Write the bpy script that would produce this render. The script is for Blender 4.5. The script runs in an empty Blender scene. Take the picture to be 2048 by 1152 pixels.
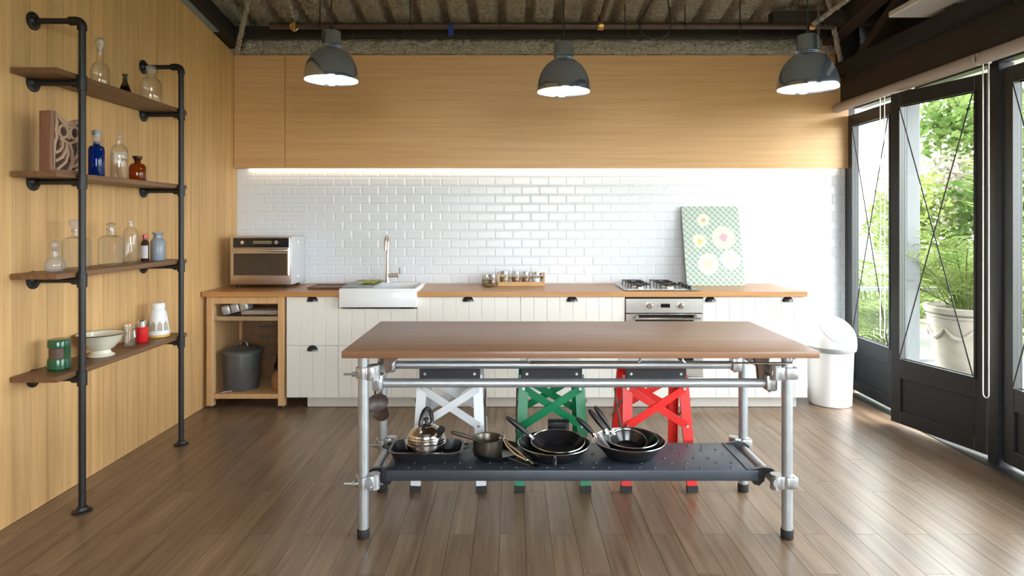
import bpy, bmesh, math, random
from mathutils import Vector, Matrix
random.seed(7)
SC = bpy.context.scene
COL = SC.collection
PI = math.pi
F, CX, HY, EYE = 1270.0, 1024.0, 442.0, 1.44      # measured camera: focal in px, principal column, horizon row, eye height

# ------------------------------------------------------------------ camera, sky, exposure
cam = bpy.data.cameras.new('camera')
cam.sensor_width = 36.0
cam.lens = 36.0 * F / 2048.0
cam.shift_y = -(576.0 - HY) / 2048.0
cam.clip_start = 0.05
camo = bpy.data.objects.new('camera', cam)
camo.location = (0, 0, EYE)
camo.rotation_euler = (PI / 2, 0, 0)
COL.objects.link(camo)
SC.camera = camo

world = bpy.data.worlds.new('overcast_sky')
SC.world = world
world.use_nodes = True
bg = world.node_tree.nodes['Background']
bg.inputs['Color'].default_value = (0.93, 0.97, 1.0, 1)
bg.inputs['Strength'].default_value = 11.0

SC.view_settings.view_transform = 'Standard'
SC.view_settings.look = 'None'
SC.view_settings.gamma = 1.0
SC.view_settings.use_curve_mapping = False
SC.view_settings.exposure = 1.0
SC.cycles.max_bounces = 10
SC.cycles.diffuse_bounces = 5
SC.cycles.transparent_max_bounces = 24
SC.cycles.caustics_reflective = False
SC.cycles.caustics_refractive = False
SC.cycles.sample_clamp_indirect = 6.0

def portal(name, loc, rot, sx, sy):
    l = bpy.data.lights.new(name, 'AREA')
    l.shape = 'RECTANGLE'; l.size = sx; l.size_y = sy
    l.cycles.is_portal = True
    o = bpy.data.objects.new(name, l)
    o.location = loc; o.rotation_euler = rot
    COL.objects.link(o)
portal('door_daylight_portal', (3.06, 2.75, 1.35), (0, PI / 2, 0), 2.2, 5.4)

portal('fill_window_portal', (.6, -2.36, 1.7), (-PI / 2, 0, 0), 2.6, 1.6)  # guides sky light through the added window behind the viewer

# ------------------------------------------------------------------ materials
MATS = {}
def _mat(name):
    m = bpy.data.materials.new(name); m.use_nodes = True
    nt = m.node_tree
    b = nt.nodes['Principled BSDF']
    MATS[name] = m
    return m, nt, b
def N(nt, t, **kw):
    n = nt.nodes.new(t)
    for k, v in kw.items(): setattr(n, k, v)
    return n
def c4(c): return (c[0], c[1], c[2], 1.0)
def srgb(r, g, b):
    def f(u):
        u /= 255.0
        return u / 12.92 if u <= 0.04045 else ((u + 0.055) / 1.055) ** 2.4
    return (f(r), f(g), f(b))

def plain(name, col, rough=0.5, metal=0.0, var=0.08, scale=9.0, bump=0.0, spec=0.5, coat=0.0, bdist=0.01):
    m, nt, b = _mat(name)
    tc = N(nt, 'ShaderNodeTexCoord')
    no = N(nt, 'ShaderNodeTexNoise'); no.inputs['Scale'].default_value = scale; no.inputs['Detail'].default_value = 4
    nt.links.new(tc.outputs['Object'], no.inputs['Vector'])
    mx = N(nt, 'ShaderNodeMix', data_type='RGBA')
    mx.inputs['A'].default_value = c4([max(0, x * (1 - var)) for x in col])
    mx.inputs['B'].default_value = c4([min(1, x * (1 + var)) for x in col])
    nt.links.new(no.outputs['Fac'], mx.inputs['Factor'])
    nt.links.new(mx.outputs['Result'], b.inputs['Base Color'])
    b.inputs['Roughness'].default_value = rough
    b.inputs['Metallic'].default_value = metal
    b.inputs['Specular IOR Level'].default_value = spec
    b.inputs['Coat Weight'].default_value = coat
    if bump > 0:
        bp = N(nt, 'ShaderNodeBump'); bp.inputs['Strength'].default_value = bump; bp.inputs['Distance'].default_value = bdist
        nt.links.new(no.outputs['Fac'], bp.inputs['Height']); nt.links.new(bp.outputs['Normal'], b.inputs['Normal'])
    return m

def wood(name, dark, light, axis='X', across=26.0, along=1.1, rough=0.5, per=0.16, bump=0.06, spec=0.5, lo=0.3, hi=0.72, warp=0.0):
    m, nt, b = _mat(name)
    ge = N(nt, 'ShaderNodeNewGeometry'); oi = N(nt, 'ShaderNodeObjectInfo')
    sc = N(nt, 'ShaderNodeVectorMath', operation='SCALE'); sc.inputs[0].default_value = (13.1, 7.7, 5.3)
    nt.links.new(oi.outputs['Random'], sc.inputs['Scale'])
    ad = N(nt, 'ShaderNodeVectorMath', operation='ADD')
    nt.links.new(ge.outputs['Position'], ad.inputs[0]); nt.links.new(sc.outputs[0], ad.inputs[1])
    mp = N(nt, 'ShaderNodeMapping')
    s = [across] * 3; s['XYZ'.index(axis)] = along
    mp.inputs['Scale'].default_value = s
    nt.links.new(ad.outputs[0], mp.inputs['Vector'])
    no = N(nt, 'ShaderNodeTexNoise'); no.inputs['Scale'].default_value = 1.0; no.inputs['Detail'].default_value = 6; no.inputs['Roughness'].default_value = 0.62
    no.inputs['Distortion'].default_value = warp
    nt.links.new(mp.outputs[0], no.inputs['Vector'])
    rp = N(nt, 'ShaderNodeValToRGB')
    rp.color_ramp.elements[0].position = lo; rp.color_ramp.elements[0].color = c4(dark)
    rp.color_ramp.elements[1].position = hi; rp.color_ramp.elements[1].color = c4(light)
    nt.links.new(no.outputs['Fac'], rp.inputs[0])
    mr = N(nt, 'ShaderNodeMapRange'); mr.inputs['To Min'].default_value = 1 - per; mr.inputs['To Max'].default_value = 1 + per
    nt.links.new(oi.outputs['Random'], mr.inputs['Value'])
    hs = N(nt, 'ShaderNodeHueSaturation')
    nt.links.new(rp.outputs[0], hs.inputs['Color']); nt.links.new(mr.outputs[0], hs.inputs['Value'])
    nt.links.new(hs.outputs[0], b.inputs['Base Color'])
    b.inputs['Roughness'].default_value = rough
    b.inputs['Specular IOR Level'].default_value = spec
    bp = N(nt, 'ShaderNodeBump'); bp.inputs['Strength'].default_value = bump; bp.inputs['Distance'].default_value = 0.004
    nt.links.new(no.outputs['Fac'], bp.inputs['Height']); nt.links.new(bp.outputs['Normal'], b.inputs['Normal'])
    return m

def thin_glass(name, tint, edge, ior=1.45, rough=0.02, diffuse=0.0):
    m, nt, b = _mat(name)
    nt.nodes.remove(b)
    out = nt.nodes['Material Output']
    lw = N(nt, 'ShaderNodeLayerWeight'); lw.inputs['Blend'].default_value = 0.35
    mx = N(nt, 'ShaderNodeMix', data_type='RGBA'); mx.inputs['A'].default_value = c4(tint); mx.inputs['B'].default_value = c4(edge)
    nt.links.new(lw.outputs['Facing'], mx.inputs['Factor'])
    tr = N(nt, 'ShaderNodeBsdfTransparent'); nt.links.new(mx.outputs['Result'], tr.inputs['Color'])
    gl = N(nt, 'ShaderNodeBsdfGlossy'); gl.inputs['Roughness'].default_value = rough
    f0 = ((ior - 1) / (ior + 1)) ** 2
    lf = N(nt, 'ShaderNodeLayerWeight'); lf.inputs['Blend'].default_value = 0.5
    pw = N(nt, 'ShaderNodeMath', operation='POWER'); pw.inputs[1].default_value = 5.0
    nt.links.new(lf.outputs['Facing'], pw.inputs[0])
    fr = N(nt, 'ShaderNodeMath', operation='MULTIPLY_ADD'); fr.inputs[1].default_value = 1 - f0; fr.inputs[2].default_value = f0
    nt.links.new(pw.outputs[0], fr.inputs[0])
    ms = N(nt, 'ShaderNodeMixShader')
    nt.links.new(fr.outputs[0], ms.inputs[0]); nt.links.new(tr.outputs[0], ms.inputs[1]); nt.links.new(gl.outputs[0], ms.inputs[2])
    last = ms
    if diffuse > 0:
        df = N(nt, 'ShaderNodeBsdfDiffuse'); df.inputs['Color'].default_value = c4([min(1, t * 1.1) for t in tint])
        m2 = N(nt, 'ShaderNodeMixShader'); m2.inputs[0].default_value = diffuse
        nt.links.new(ms.outputs[0], m2.inputs[1]); nt.links.new(df.outputs[0], m2.inputs[2]); last = m2
    nt.links.new(last.outputs[0], out.inputs['Surface'])
    return m

def emit(name, col, strength):
    m, nt, b = _mat(name)
    b.inputs['Base Color'].default_value = c4(col)
    b.inputs['Emission Color'].default_value = c4(col)
    b.inputs['Emission Strength'].default_value = strength
    return m

def leafmat(name, c1, c2, trans=0.45, scale=3.0):
    m, nt, b = _mat(name)
    nt.nodes.remove(b)
    out = nt.nodes['Material Output']
    ge = N(nt, 'ShaderNodeNewGeometry')
    no = N(nt, 'ShaderNodeTexNoise'); no.inputs['Scale'].default_value = scale; no.inputs['Detail'].default_value = 3
    nt.links.new(ge.outputs['Position'], no.inputs['Vector'])
    rp = N(nt, 'ShaderNodeValToRGB')
    rp.color_ramp.elements[0].position = 0.35; rp.color_ramp.elements[0].color = c4(c1)
    rp.color_ramp.elements[1].position = 0.65; rp.color_ramp.elements[1].color = c4(c2)
    nt.links.new(no.outputs['Fac'], rp.inputs[0])
    d = N(nt, 'ShaderNodeBsdfDiffuse'); t = N(nt, 'ShaderNodeBsdfTranslucent')
    nt.links.new(rp.outputs[0], d.inputs['Color']); nt.links.new(rp.outputs[0], t.inputs['Color'])
    ms = N(nt, 'ShaderNodeMixShader'); ms.inputs[0].default_value = trans
    nt.links.new(d.outputs[0], ms.inputs[1]); nt.links.new(t.outputs[0], ms.inputs[2])
    nt.links.new(ms.outputs[0], out.inputs['Surface'])
    return m

M = MATS
wood('wall_wood', (0.50, 0.29, 0.115), (0.71, 0.45, 0.205), 'Z', across=30, along=1.2, rough=0.55, per=0.09, bump=0.03, lo=0.25, hi=0.75)
wood('cabinet_wood', (0.56, 0.315, 0.125), (0.70, 0.425, 0.19), 'X', across=34, along=1.0, rough=0.45, per=0.04, bump=0.03, lo=0.25, hi=0.75)
wood('floor_wood', (0.105, 0.064, 0.037), (0.30, 0.205, 0.135), 'Y', across=30, along=1.6, rough=0.29, per=0.13, bump=0.05, lo=0.25, hi=0.78)
wood('counter_wood', (0.36, 0.16, 0.05), (0.56, 0.29, 0.105), 'X', across=30, along=1.3, rough=0.32, per=0.05, bump=0.03)
wood('table_wood', (0.17, 0.080, 0.042), (0.31, 0.165, 0.095), 'X', across=34, along=1.0, rough=0.33, per=0.05, bump=0.04, lo=0.25, hi=0.75)
wood('shelf_wood', (0.125, 0.058, 0.026), (0.225, 0.115, 0.056), 'Y', across=34, along=1.4, rough=0.42, per=0.12, bump=0.05)
wood('frame_wood', (0.50, 0.29, 0.125), (0.66, 0.42, 0.21), 'Z', across=34, along=1.4, rough=0.5, per=0.06, bump=0.03)
wood('owl_wood', (0.16, 0.07, 0.04), (0.27, 0.13, 0.08), 'Z', across=40, along=3, rough=0.6, per=0.05)
wood('owl_edge_wood', (0.34, 0.20, 0.13), (0.45, 0.285, 0.20), 'Z', across=40, along=3, rough=0.6, per=0.05)
wood('rack_wood', (0.50, 0.27, 0.10), (0.66, 0.40, 0.18), 'X', across=34, along=2, rough=0.5, per=0.05)
plain('owl_dark', (0.05, 0.024, 0.015), 0.8)
plain('black_iron', (0.008, 0.008, 0.009), 0.45, 0.0, var=0.25, scale=30, bump=0.15)
plain('tile_white', (0.71, 0.735, 0.775), 0.28, var=0.03, spec=0.5)
plain('grout', (0.74, 0.76, 0.79), 0.9, bump=0.1, scale=60)
plain('plaster_dark', (0.10, 0.09, 0.08), 0.9, bump=0.2)
plain('plaster_rear', (0.30, 0.26, 0.21), 0.9, bump=0.1)
plain('sprayed', (0.36, 0.325, 0.275), 0.97, var=0.5, scale=34, bump=1.0, spec=0.1, bdist=0.04)
plain('sprayed_beam', (0.44, 0.40, 0.345), 0.97, var=0.6, scale=40, bump=1.0, spec=0.1, bdist=0.05)
plain('cabinet_white', (0.775, 0.76, 0.715), 0.38, var=0.02)
plain('plinth_white', (0.62, 0.59, 0.55), 0.45, var=0.03)
plain('cavity_dark', (0.03, 0.025, 0.02), 0.9)
plain('ceramic_white', (0.80, 0.82, 0.85), 0.12, var=0.02, coat=0.4)
plain('plastic_white', (0.84, 0.84, 0.83), 0.3, var=0.02)
plain('plastic_grey', (0.28, 0.29, 0.30), 0.35, var=0.06)
plain('steel', (0.60, 0.575, 0.545), 0.27, 1.0, var=0.08, scale=4)
plain('steel_warm', (0.66, 0.59, 0.52), 0.34, 1.0, var=0.08, scale=4)
plain('chrome', (0.78, 0.78, 0.79), 0.16, 1.0, var=0.05)
plain('lamp_chrome', (0.46, 0.54, 0.66), 0.12, 0.92, var=0.2, scale=5)
plain('galvanised', (0.46, 0.49, 0.52), 0.42, 0.7, var=0.14, scale=22, bump=0.05)
plain('coupler_steel', (0.50, 0.52, 0.54), 0.34, 0.9, var=0.2, scale=30, bump=0.1)
plain('coupler_rust', (0.17, 0.11, 0.08), 0.6, 0.5, var=0.3, scale=40)
plain('black_plastic', (0.016, 0.016, 0.018), 0.4, var=0.1)
plain('black_rubber', (0.015, 0.015, 0.016), 0.7, var=0.1)
plain('black_enamel', (0.014, 0.014, 0.017), 0.28, var=0.2, spec=0.6)
plain('pan_black', (0.010, 0.010, 0.012), 0.22, var=0.2, spec=0.6)
plain('pan_grey', (0.10, 0.085, 0.07), 0.32, 0.7, var=0.2)
plain('platform', (0.045, 0.055, 0.075), 0.42, 0.2, var=0.2, scale=18, bump=0.1, spec=0.6)
plain('black_gloss', (0.012, 0.012, 0.013), 0.08, var=0.1)
plain('oven_glass', (0.045, 0.03, 0.02), 0.06, var=0.1)
plain('display', (0.20, 0.17, 0.09), 0.2, var=0.05)
plain('microwave_side', (0.62, 0.64, 0.68), 0.4, 0.2, var=0.03)
plain('stool_white', (0.74, 0.77, 0.82), 0.35, 0.1, var=0.05)
plain('stool_green', (0.0, 0.20, 0.075), 0.35, var=0.08)
plain('stool_red', (0.74, 0.022, 0.018), 0.35, var=0.06)
plain('stool_skirt', (0.028, 0.03, 0.04), 0.5, var=0.1)
plain('aluminium', (0.72, 0.73, 0.75), 0.35, 0.8, var=0.06)
plain('door_black', (0.017, 0.018, 0.020), 0.42, var=0.15, scale=14, bump=0.03)
plain('header_brown', (0.030, 0.022, 0.017), 0.6, var=0.2)
plain('truss_black', (0.012, 0.010, 0.009), 0.7, var=0.3)
plain('truss_brown', (0.035, 0.024, 0.017), 0.65, var=0.3)
plain('blind_fabric', (0.44, 0.37, 0.32), 0.8, var=0.06)
plain('chain_white', (0.75, 0.71, 0.64), 0.5)
plain('wire_dark', (0.012, 0.012, 0.013), 0.7, 0.0)
plain('rusty_pipe', (0.085, 0.055, 0.045), 0.5, 0.4, var=0.3, scale=20, bump=0.1)
plain('brass', (0.55, 0.33, 0.12), 0.35, 0.9, var=0.2)
plain('blue_tape', (0.01, 0.03, 0.25), 0.5)
plain('lit_steel', (0.26, 0.34, 0.44), 0.4, 0.4, var=0.15)  # blue grey of a lit beam underside, light put into the colour
plain('batten_white', (0.62, 0.62, 0.58), 0.5, var=0.05)
plain('cream_enamel', (0.72, 0.69, 0.56), 0.2, var=0.03, coat=0.3)
plain('green_enamel', (0.0, 0.085, 0.03), 0.25, var=0.15, coat=0.3)
plain('tin_brown', (0.10, 0.055, 0.04), 0.4, var=0.3, scale=30)
plain('red_enamel', (0.62, 0.015, 0.02), 0.25, var=0.05)
plain('porcelain', (0.78, 0.79, 0.80), 0.25, var=0.02)
plain('ochre_base', (0.62, 0.40, 0.08), 0.4)
plain('porcelain_shade', (0.42, 0.36, 0.28), 0.5)
plain('grey_glaze', (0.24, 0.27, 0.32), 0.3, var=0.08)
plain('label_paper', (0.55, 0.52, 0.55), 0.7, var=0.15, scale=90)
plain('dark_bottle', (0.035, 0.015, 0.012), 0.15, var=0.1)
plain('pot_grey', (0.115, 0.12, 0.125), 0.35, 0.3, var=0.06)
plain('foil', (0.55, 0.55, 0.56), 0.35, 0.5, var=0.5, scale=50)
plain('wire_grey', (0.22, 0.20, 0.18), 0.4, 0.6)
plain('spice_brown', (0.30, 0.13, 0.05), 0.8, var=0.3, scale=60)
plain('spice_olive', (0.30, 0.24, 0.09), 0.8, var=0.3, scale=60)
plain('cloth_green', (0.42, 0.44, 0.12), 0.8, var=0.4, scale=40)
plain('cloth_tan', (0.50, 0.40, 0.32), 0.8, var=0.2, scale=30)
plain('leather_brown', (0.055, 0.035, 0.03), 0.45, var=0.3, scale=20)
plain('stone_urn', (0.24, 0.215, 0.175), 0.9, var=0.22, scale=14, bump=0.6)
plain('soil', (0.05, 0.035, 0.02), 0.95, bump=0.5)
plain('column_grey', (0.115, 0.122, 0.128), 0.6, var=0.04)
plain('rail_grey', (0.30, 0.31, 0.32), 0.5, var=0.05)
plain('house_white', (0.85, 0.85, 0.85), 0.8, var=0.02)
plain('house_trim', (0.52, 0.50, 0.58), 0.8, var=0.02)
plain('deck_stone', (0.22, 0.21, 0.19), 0.85, var=0.12, bump=0.1)
plain('garden_soil', (0.16, 0.17, 0.07), 0.95, var=0.4, scale=3)
plain('bark', (0.13, 0.10, 0.07), 0.9, var=0.3, bump=0.5)
leafmat('leaf_light', (0.09, 0.135, 0.026), (0.20, 0.235, 0.075), 0.5)
leafmat('leaf_mid', (0.050, 0.095, 0.022), (0.13, 0.17, 0.055), 0.45)
leafmat('leaf_pink', (0.15, 0.155, 0.10), (0.27, 0.235, 0.20), 0.5)
leafmat('palm_leaf', (0.065, 0.105, 0.022), (0.18, 0.215, 0.075), 0.45, 5)
thin_glass('clear_glass', (0.985, 0.99, 0.985), (0.66, 0.68, 0.67), 1.6, 0.04, 0.015)
thin_glass('smoke_glass', (0.28, 0.30, 0.28), (0.10, 0.11, 0.10), 1.45, 0.03)
thin_glass('frost_glass', (0.90, 0.90, 0.90), (0.62, 0.62, 0.62), 1.6, 0.08, 0.14)
thin_glass('blue_glass', (0.01, 0.09, 0.55), (0.0, 0.02, 0.25), 1.5, 0.03, 0.12)
thin_glass('amber_glass', (0.50, 0.14, 0.015), (0.22, 0.05, 0.005), 1.5, 0.03, 0.10)
thin_glass('window_glass', (0.97, 0.985, 0.98), (0.9, 0.93, 0.92), 1.3, 0.0)
emit('lamp_glow', (1.0, 0.98, 0.95), 7.0)
emit('led_glow', (1.0, 0.80, 0.58), 3.2)

def art_material():
    m, nt, b = _mat('patchwork_print')
    tc = N(nt, 'ShaderNodeTexCoord')
    sp = N(nt, 'ShaderNodeSeparateXYZ'); nt.links.new(tc.outputs['Generated'], sp.inputs[0])
    def mth(op, a, bb=None, **k):
        n = N(nt, 'ShaderNodeMath', operation=op)
        for i, v in ((0, a), (1, bb)):
            if v is None: continue
            if isinstance(v, (int, float)): n.inputs[i].default_value = v
            else: nt.links.new(v, n.inputs[i])
        return n.outputs[0]
    u = sp.outputs[0]; v = mth('MULTIPLY', sp.outputs[2], 1.38)
    def stripes(expr, f):
        return mth('GREATER_THAN', mth('SINE', mth('MULTIPLY', expr, f)), 0.1)
    s1 = stripes(mth('ADD', u, v), 62.0)
    s2 = stripes(mth('SUBTRACT', u, v), 62.0)
    def mix(f, a, bb):
        n = N(nt, 'ShaderNodeMix', data_type='RGBA')
        nt.links.new(f, n.inputs['Factor']) if not isinstance(f, float) else setattr(n.inputs['Factor'], 'default_value', f)
        for key, x in (('A', a), ('B', bb)):
            if isinstance(x, tuple): n.inputs[key].default_value = c4(x)
            else: nt.links.new(x, n.inputs[key])
        return n.outputs['Result']
    base = mix(s1, (0.27, 0.37, 0.32), (0.47, 0.53, 0.47))
    base = mix(mth('MULTIPLY', s2, 0.4), base, (0.60, 0.63, 0.57))
    no = N(nt, 'ShaderNodeTexNoise'); no.inputs['Scale'].default_value = 26; nt.links.new(tc.outputs['Generated'], no.inputs['Vector'])
    for (cu, cv, r, ring, core) in ((.37, .82, .11, (.70, .66, .56), (.70, .36, .16)), (.70, .60, .20, (.66, .65, .52), (.52, .30, .42)),
                                    (.28, .555, .12, (.66, .68, .54), (.62, .52, .12)), (.40, .27, .18, (.68, .66, .56), (.56, .55, .40)),
                                    (.78, .32, .17, (.66, .64, .60), (.55, .50, .46))):
        du = mth('SUBTRACT', u, cu); dv = mth('SUBTRACT', v, cv * 1.38)
        d = mth('SQRT', mth('ADD', mth('MULTIPLY', du, du), mth('MULTIPLY', dv, dv)))
        d = mth('ADD', d, mth('MULTIPLY', mth('SUBTRACT', no.outputs['Fac'], 0.5), 0.10))
        base = mix(mth('MULTIPLY', mth('LESS_THAN', d, r), 0.85), base, ring)
        base = mix(mth('MULTIPLY', mth('LESS_THAN', d, r * 0.34), 0.85), base, core)
    nt.links.new(base, b.inputs['Base Color']); b.inputs['Roughness'].default_value = 0.8
art_material()

# ------------------------------------------------------------------ mesh helpers
class MB:
    def __init__(s): s.v = []; s.f = []
    def add(s, vs, fs):
        o = len(s.v); s.v.extend([Vector(p) for p in vs]); s.f.extend([tuple(i + o for i in f) for f in fs]); return s
    def box(s, x0, x1, y0, y1, z0, z1, bev=0.0, seg=2):
        if bev <= 0:
            return s.add([(x0, y0, z0), (x1, y0, z0), (x1, y1, z0), (x0, y1, z0), (x0, y0, z1), (x1, y0, z1), (x1, y1, z1), (x0, y1, z1)],
                         [(3, 2, 1, 0), (4, 5, 6, 7), (0, 1, 5, 4), (1, 2, 6, 5), (2, 3, 7, 6), (3, 0, 4, 7)])
        bm = bmesh.new(); bmesh.ops.create_cube(bm, size=1.0)
        for q in bm.verts: q.co = Vector(((x0 + x1) / 2 + q.co.x * (x1 - x0), (y0 + y1) / 2 + q.co.y * (y1 - y0), (z0 + z1) / 2 + q.co.z * (z1 - z0)))
        bmesh.ops.bevel(bm, geom=list(bm.edges), offset=bev, segments=seg, profile=0.5, affect='EDGES')
        bm.verts.index_update()
        s.add([q.co.copy() for q in bm.verts], [tuple(w.index for w in f.verts) for f in bm.faces]); bm.free()
        return s
    def tube(s, pts, r, n=10, closed=False, caps=True, flat=1.0, up=None):
        pts = [Vector(p) for p in pts]; k = len(pts)
        rs = r if isinstance(r, (list, tuple)) else [r] * k
        t0 = (pts[1] - pts[0]).normalized()
        ref = Vector(up) if up else (Vector((0, 0, 1)) if abs(t0.z) < 0.9 else Vector((1, 0, 0)))
        a = t0.cross(ref).normalized(); vs = []; fs = []
        for i in range(k):
            if closed: t = (pts[(i + 1) % k] - pts[i - 1]).normalized()
            elif i == 0: t = t0
            elif i == k - 1: t = (pts[-1] - pts[-2]).normalized()
            else: t = ((pts[i + 1] - pts[i]).normalized() + (pts[i] - pts[i - 1]).normalized()).normalized()
            a = (a - t * a.dot(t)).normalized(); b = t.cross(a)
            for j in range(n):
                q = 2 * PI * j / n
                vs.append(pts[i] + a * (math.cos(q) * rs[i] * flat) + b * (math.sin(q) * rs[i]))
        m = k if closed else k - 1
        for i in range(m):
            for j in range(n):
                i2 = (i + 1) % k
                fs.append((i * n + j, i * n + (j + 1) % n, i2 * n + (j + 1) % n, i2 * n + j))
        if caps and not closed:
            fs.append(tuple(range(n - 1, -1, -1))); fs.append(tuple((k - 1) * n + j for j in range(n)))
        return s.add(vs, fs)
    def cyl(s, p0, p1, r, n=16, r1=None): return s.tube([p0, p1], [r, r if r1 is None else r1], n)
    def lathe(s, c, prof, n=28, sx=1.0, sy=1.0):
        cx, cy, cz = c; vs = []; fs = []; rings = []
        for (r, z) in prof:
            if r < 1e-5:
                rings.append([len(vs)]); vs.append((cx, cy, cz + z))
            else:
                rings.append(list(range(len(vs), len(vs) + n)))
                for j in range(n): vs.append((cx + r * sx * math.cos(2 * PI * j / n), cy + r * sy * math.sin(2 * PI * j / n), cz + z))
        for A, B in zip(rings, rings[1:]):
            for j in range(n):
                if len(A) == 1 and len(B) == 1: continue
                if len(A) == 1: fs.append((A[0], B[(j + 1) % n], B[j]))
                elif len(B) == 1: fs.append((A[j], A[(j + 1) % n], B[0]))
                else: fs.append((A[j], A[(j + 1) % n], B[(j + 1) % n], B[j]))
        return s.add(vs, fs)
    def prism(s, pts, ext):
        pts = [Vector(p) for p in pts]; e = Vector(ext); k = len(pts)
        return s.add(pts + [p + e for p in pts], [tuple(range(k - 1, -1, -1)), tuple(range(k, 2 * k))] + [(i, (i + 1) % k, k + (i + 1) % k, k + i) for i in range(k)])
    def bar(s, p0, p1, wdir, w, t):
        p0, p1 = Vector(p0), Vector(p1); d = (p1 - p0).normalized(); a = Vector(wdir); a = (a - d * a.dot(d)).normalized() * (w / 2)
        b = d.cross(a).normalized() * (t / 2)
        q = [p0 - a - b, p0 + a - b, p0 + a + b, p0 - a + b, p1 - a - b, p1 + a - b, p1 + a + b, p1 - a + b]
        return s.add(q, [(3, 2, 1, 0), (4, 5, 6, 7), (0, 1, 5, 4), (1, 2, 6, 5), (2, 3, 7, 6), (3, 0, 4, 7)])
    def xf(s, m): s.v = [m @ p for p in s.v]; return s

def _mesh(name, mb, mat, off, fix=True, angle=0.6):
    me = bpy.data.meshes.new(name)
    me.from_pydata([tuple(p - off) for p in mb.v], [], mb.f)
    if fix:
        bm = bmesh.new(); bm.from_mesh(me); bmesh.ops.recalc_face_normals(bm, faces=bm.faces); bm.to_mesh(me); bm.free()
    me.shade_smooth()
    me.set_sharp_from_angle(angle=angle)
    me.materials.append(M[mat])
    return me
def wloc(o):
    p = Vector((0, 0, 0))
    while o: p = p + Vector(o.location); o = o.parent
    return p
def part(name, mb, mat, parent, label=None, stuff=False, fix=True, angle=0.6):
    """a child mesh; mb in world coordinates (parents carry no rotation while building)"""
    o = bpy.data.objects.new(name, _mesh(name, mb, mat, wloc(parent), fix, angle))
    o.parent = parent; COL.objects.link(o)
    if label: o['label'] = label
    if stuff: o['kind'] = 'stuff'
    return o
def tag(o, label, cat=None, group=None, kind=None):
    o['label'] = label
    if cat: o['category'] = cat
    if group: o['group'] = group
    if kind: o['kind'] = kind
    return o
def thing(name, label, cat, loc=(0, 0, 0), group=None):
    o = bpy.data.objects.new(name, None); o.empty_display_size = 0.05
    o.location = loc; COL.objects.link(o)
    return tag(o, label, cat, group)
def solid(name, mb, mat, label, cat, loc=(0, 0, 0), group=None, fix=True, angle=0.6):
    o = bpy.data.objects.new(name, _mesh(name, mb, mat, Vector(loc), fix, angle)); o.location = loc; COL.objects.link(o)
    return tag(o, label, cat, group)
def struct(name, mb, mat, label, loc=(0, 0, 0), fix=True, angle=0.6):
    o = bpy.data.objects.new(name, _mesh(name, mb, mat, Vector(loc), fix, angle)); o.location = loc; COL.objects.link(o)
    o['kind'] = 'structure'; o['label'] = label
    return o
def struct_empty(name, label, loc=(0, 0, 0)):
    o = bpy.data.objects.new(name, None); o.location = loc; COL.objects.link(o); o['kind'] = 'structure'; o['label'] = label
    return o
def inst(name, me, parent, loc):
    o = bpy.data.objects.new(name, me); o.parent = parent; o.location = loc; COL.objects.link(o); return o
def copy_tree(o, parent=None):
    c = o.copy(); c.parent = parent; COL.objects.link(c)
    for ch in list(o.children): copy_tree(ch, c)
    return c
def arc(c, u, v, r, a0, a1, n):
    c, u, v = Vector(c), Vector(u), Vector(v)
    return [c + u * (r * math.cos(a0 + (a1 - a0) * i / n)) + v * (r * math.sin(a0 + (a1 - a0) * i / n)) for i in range(n + 1)]

XL, XR, YB, YF = -2.376, 2.88, 5.486, -2.2
FW0, FW1, FZ = -.7, 1.9, 2.5
def roof(y): return 3.06 + 0.165 * (YB - y)
def wtop(y): return 2.865 + 0.165 * (YB - y)

# ------------------------------------------------------------------ floor
flo = struct('floor', MB().box(XL - .1, XR + .12, YF, YB, -.06, -.012), 'cavity_dark', 'brown grey wooden plank floor of the kitchen')
PW, PL = 0.116, 0.92
pm = _mesh('plank', MB().box(-PW / 2 + .0008, PW / 2 - .0008, -PL / 2 + .0008, PL / 2 - .0008, -.012, 0), 'floor_wood', Vector((0, 0, 0)))
rest = MB(); x = XL + PW / 2; k = 0; npl = 0
spans = {}
while x - PW / 2 < XR + 0.02:
    y0 = 2.92 - PL * 6 + (0.5 * PL if k % 2 else 0) + (0.13 if k % 4 == 3 else 0)
    y = y0
    while y < YB:
        a, b = max(y, YF), min(y + PL, YB - .001)
        if b - a > 0.02:
            if y + PL > 1.45:
                if abs((b - a) - PL) < .001: inst('plank', pm, flo, (x, (a + b) / 2, 0))
                else:
                    key = (round(a, 3), round(b, 3))
                    if key not in spans:
                        L = b - a
                        spans[key] = _mesh('plank', MB().box(-PW / 2 + .0008, PW / 2 - .0008, -L / 2 + .0008, L / 2 - .0008, -.012, 0), 'floor_wood', Vector((0, 0, 0)))
                    inst('plank', spans[key], flo, (x, (a + b) / 2, 0))
                npl += 1
            else:
                rest.box(x - PW / 2 + .0008, x + PW / 2 - .0008, a + .0008, b - .0008, -.012, 0)
        y += PL
    x += PW; k += 1
part('plank_field', rest, 'floor_wood', flo, stuff=True)

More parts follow.
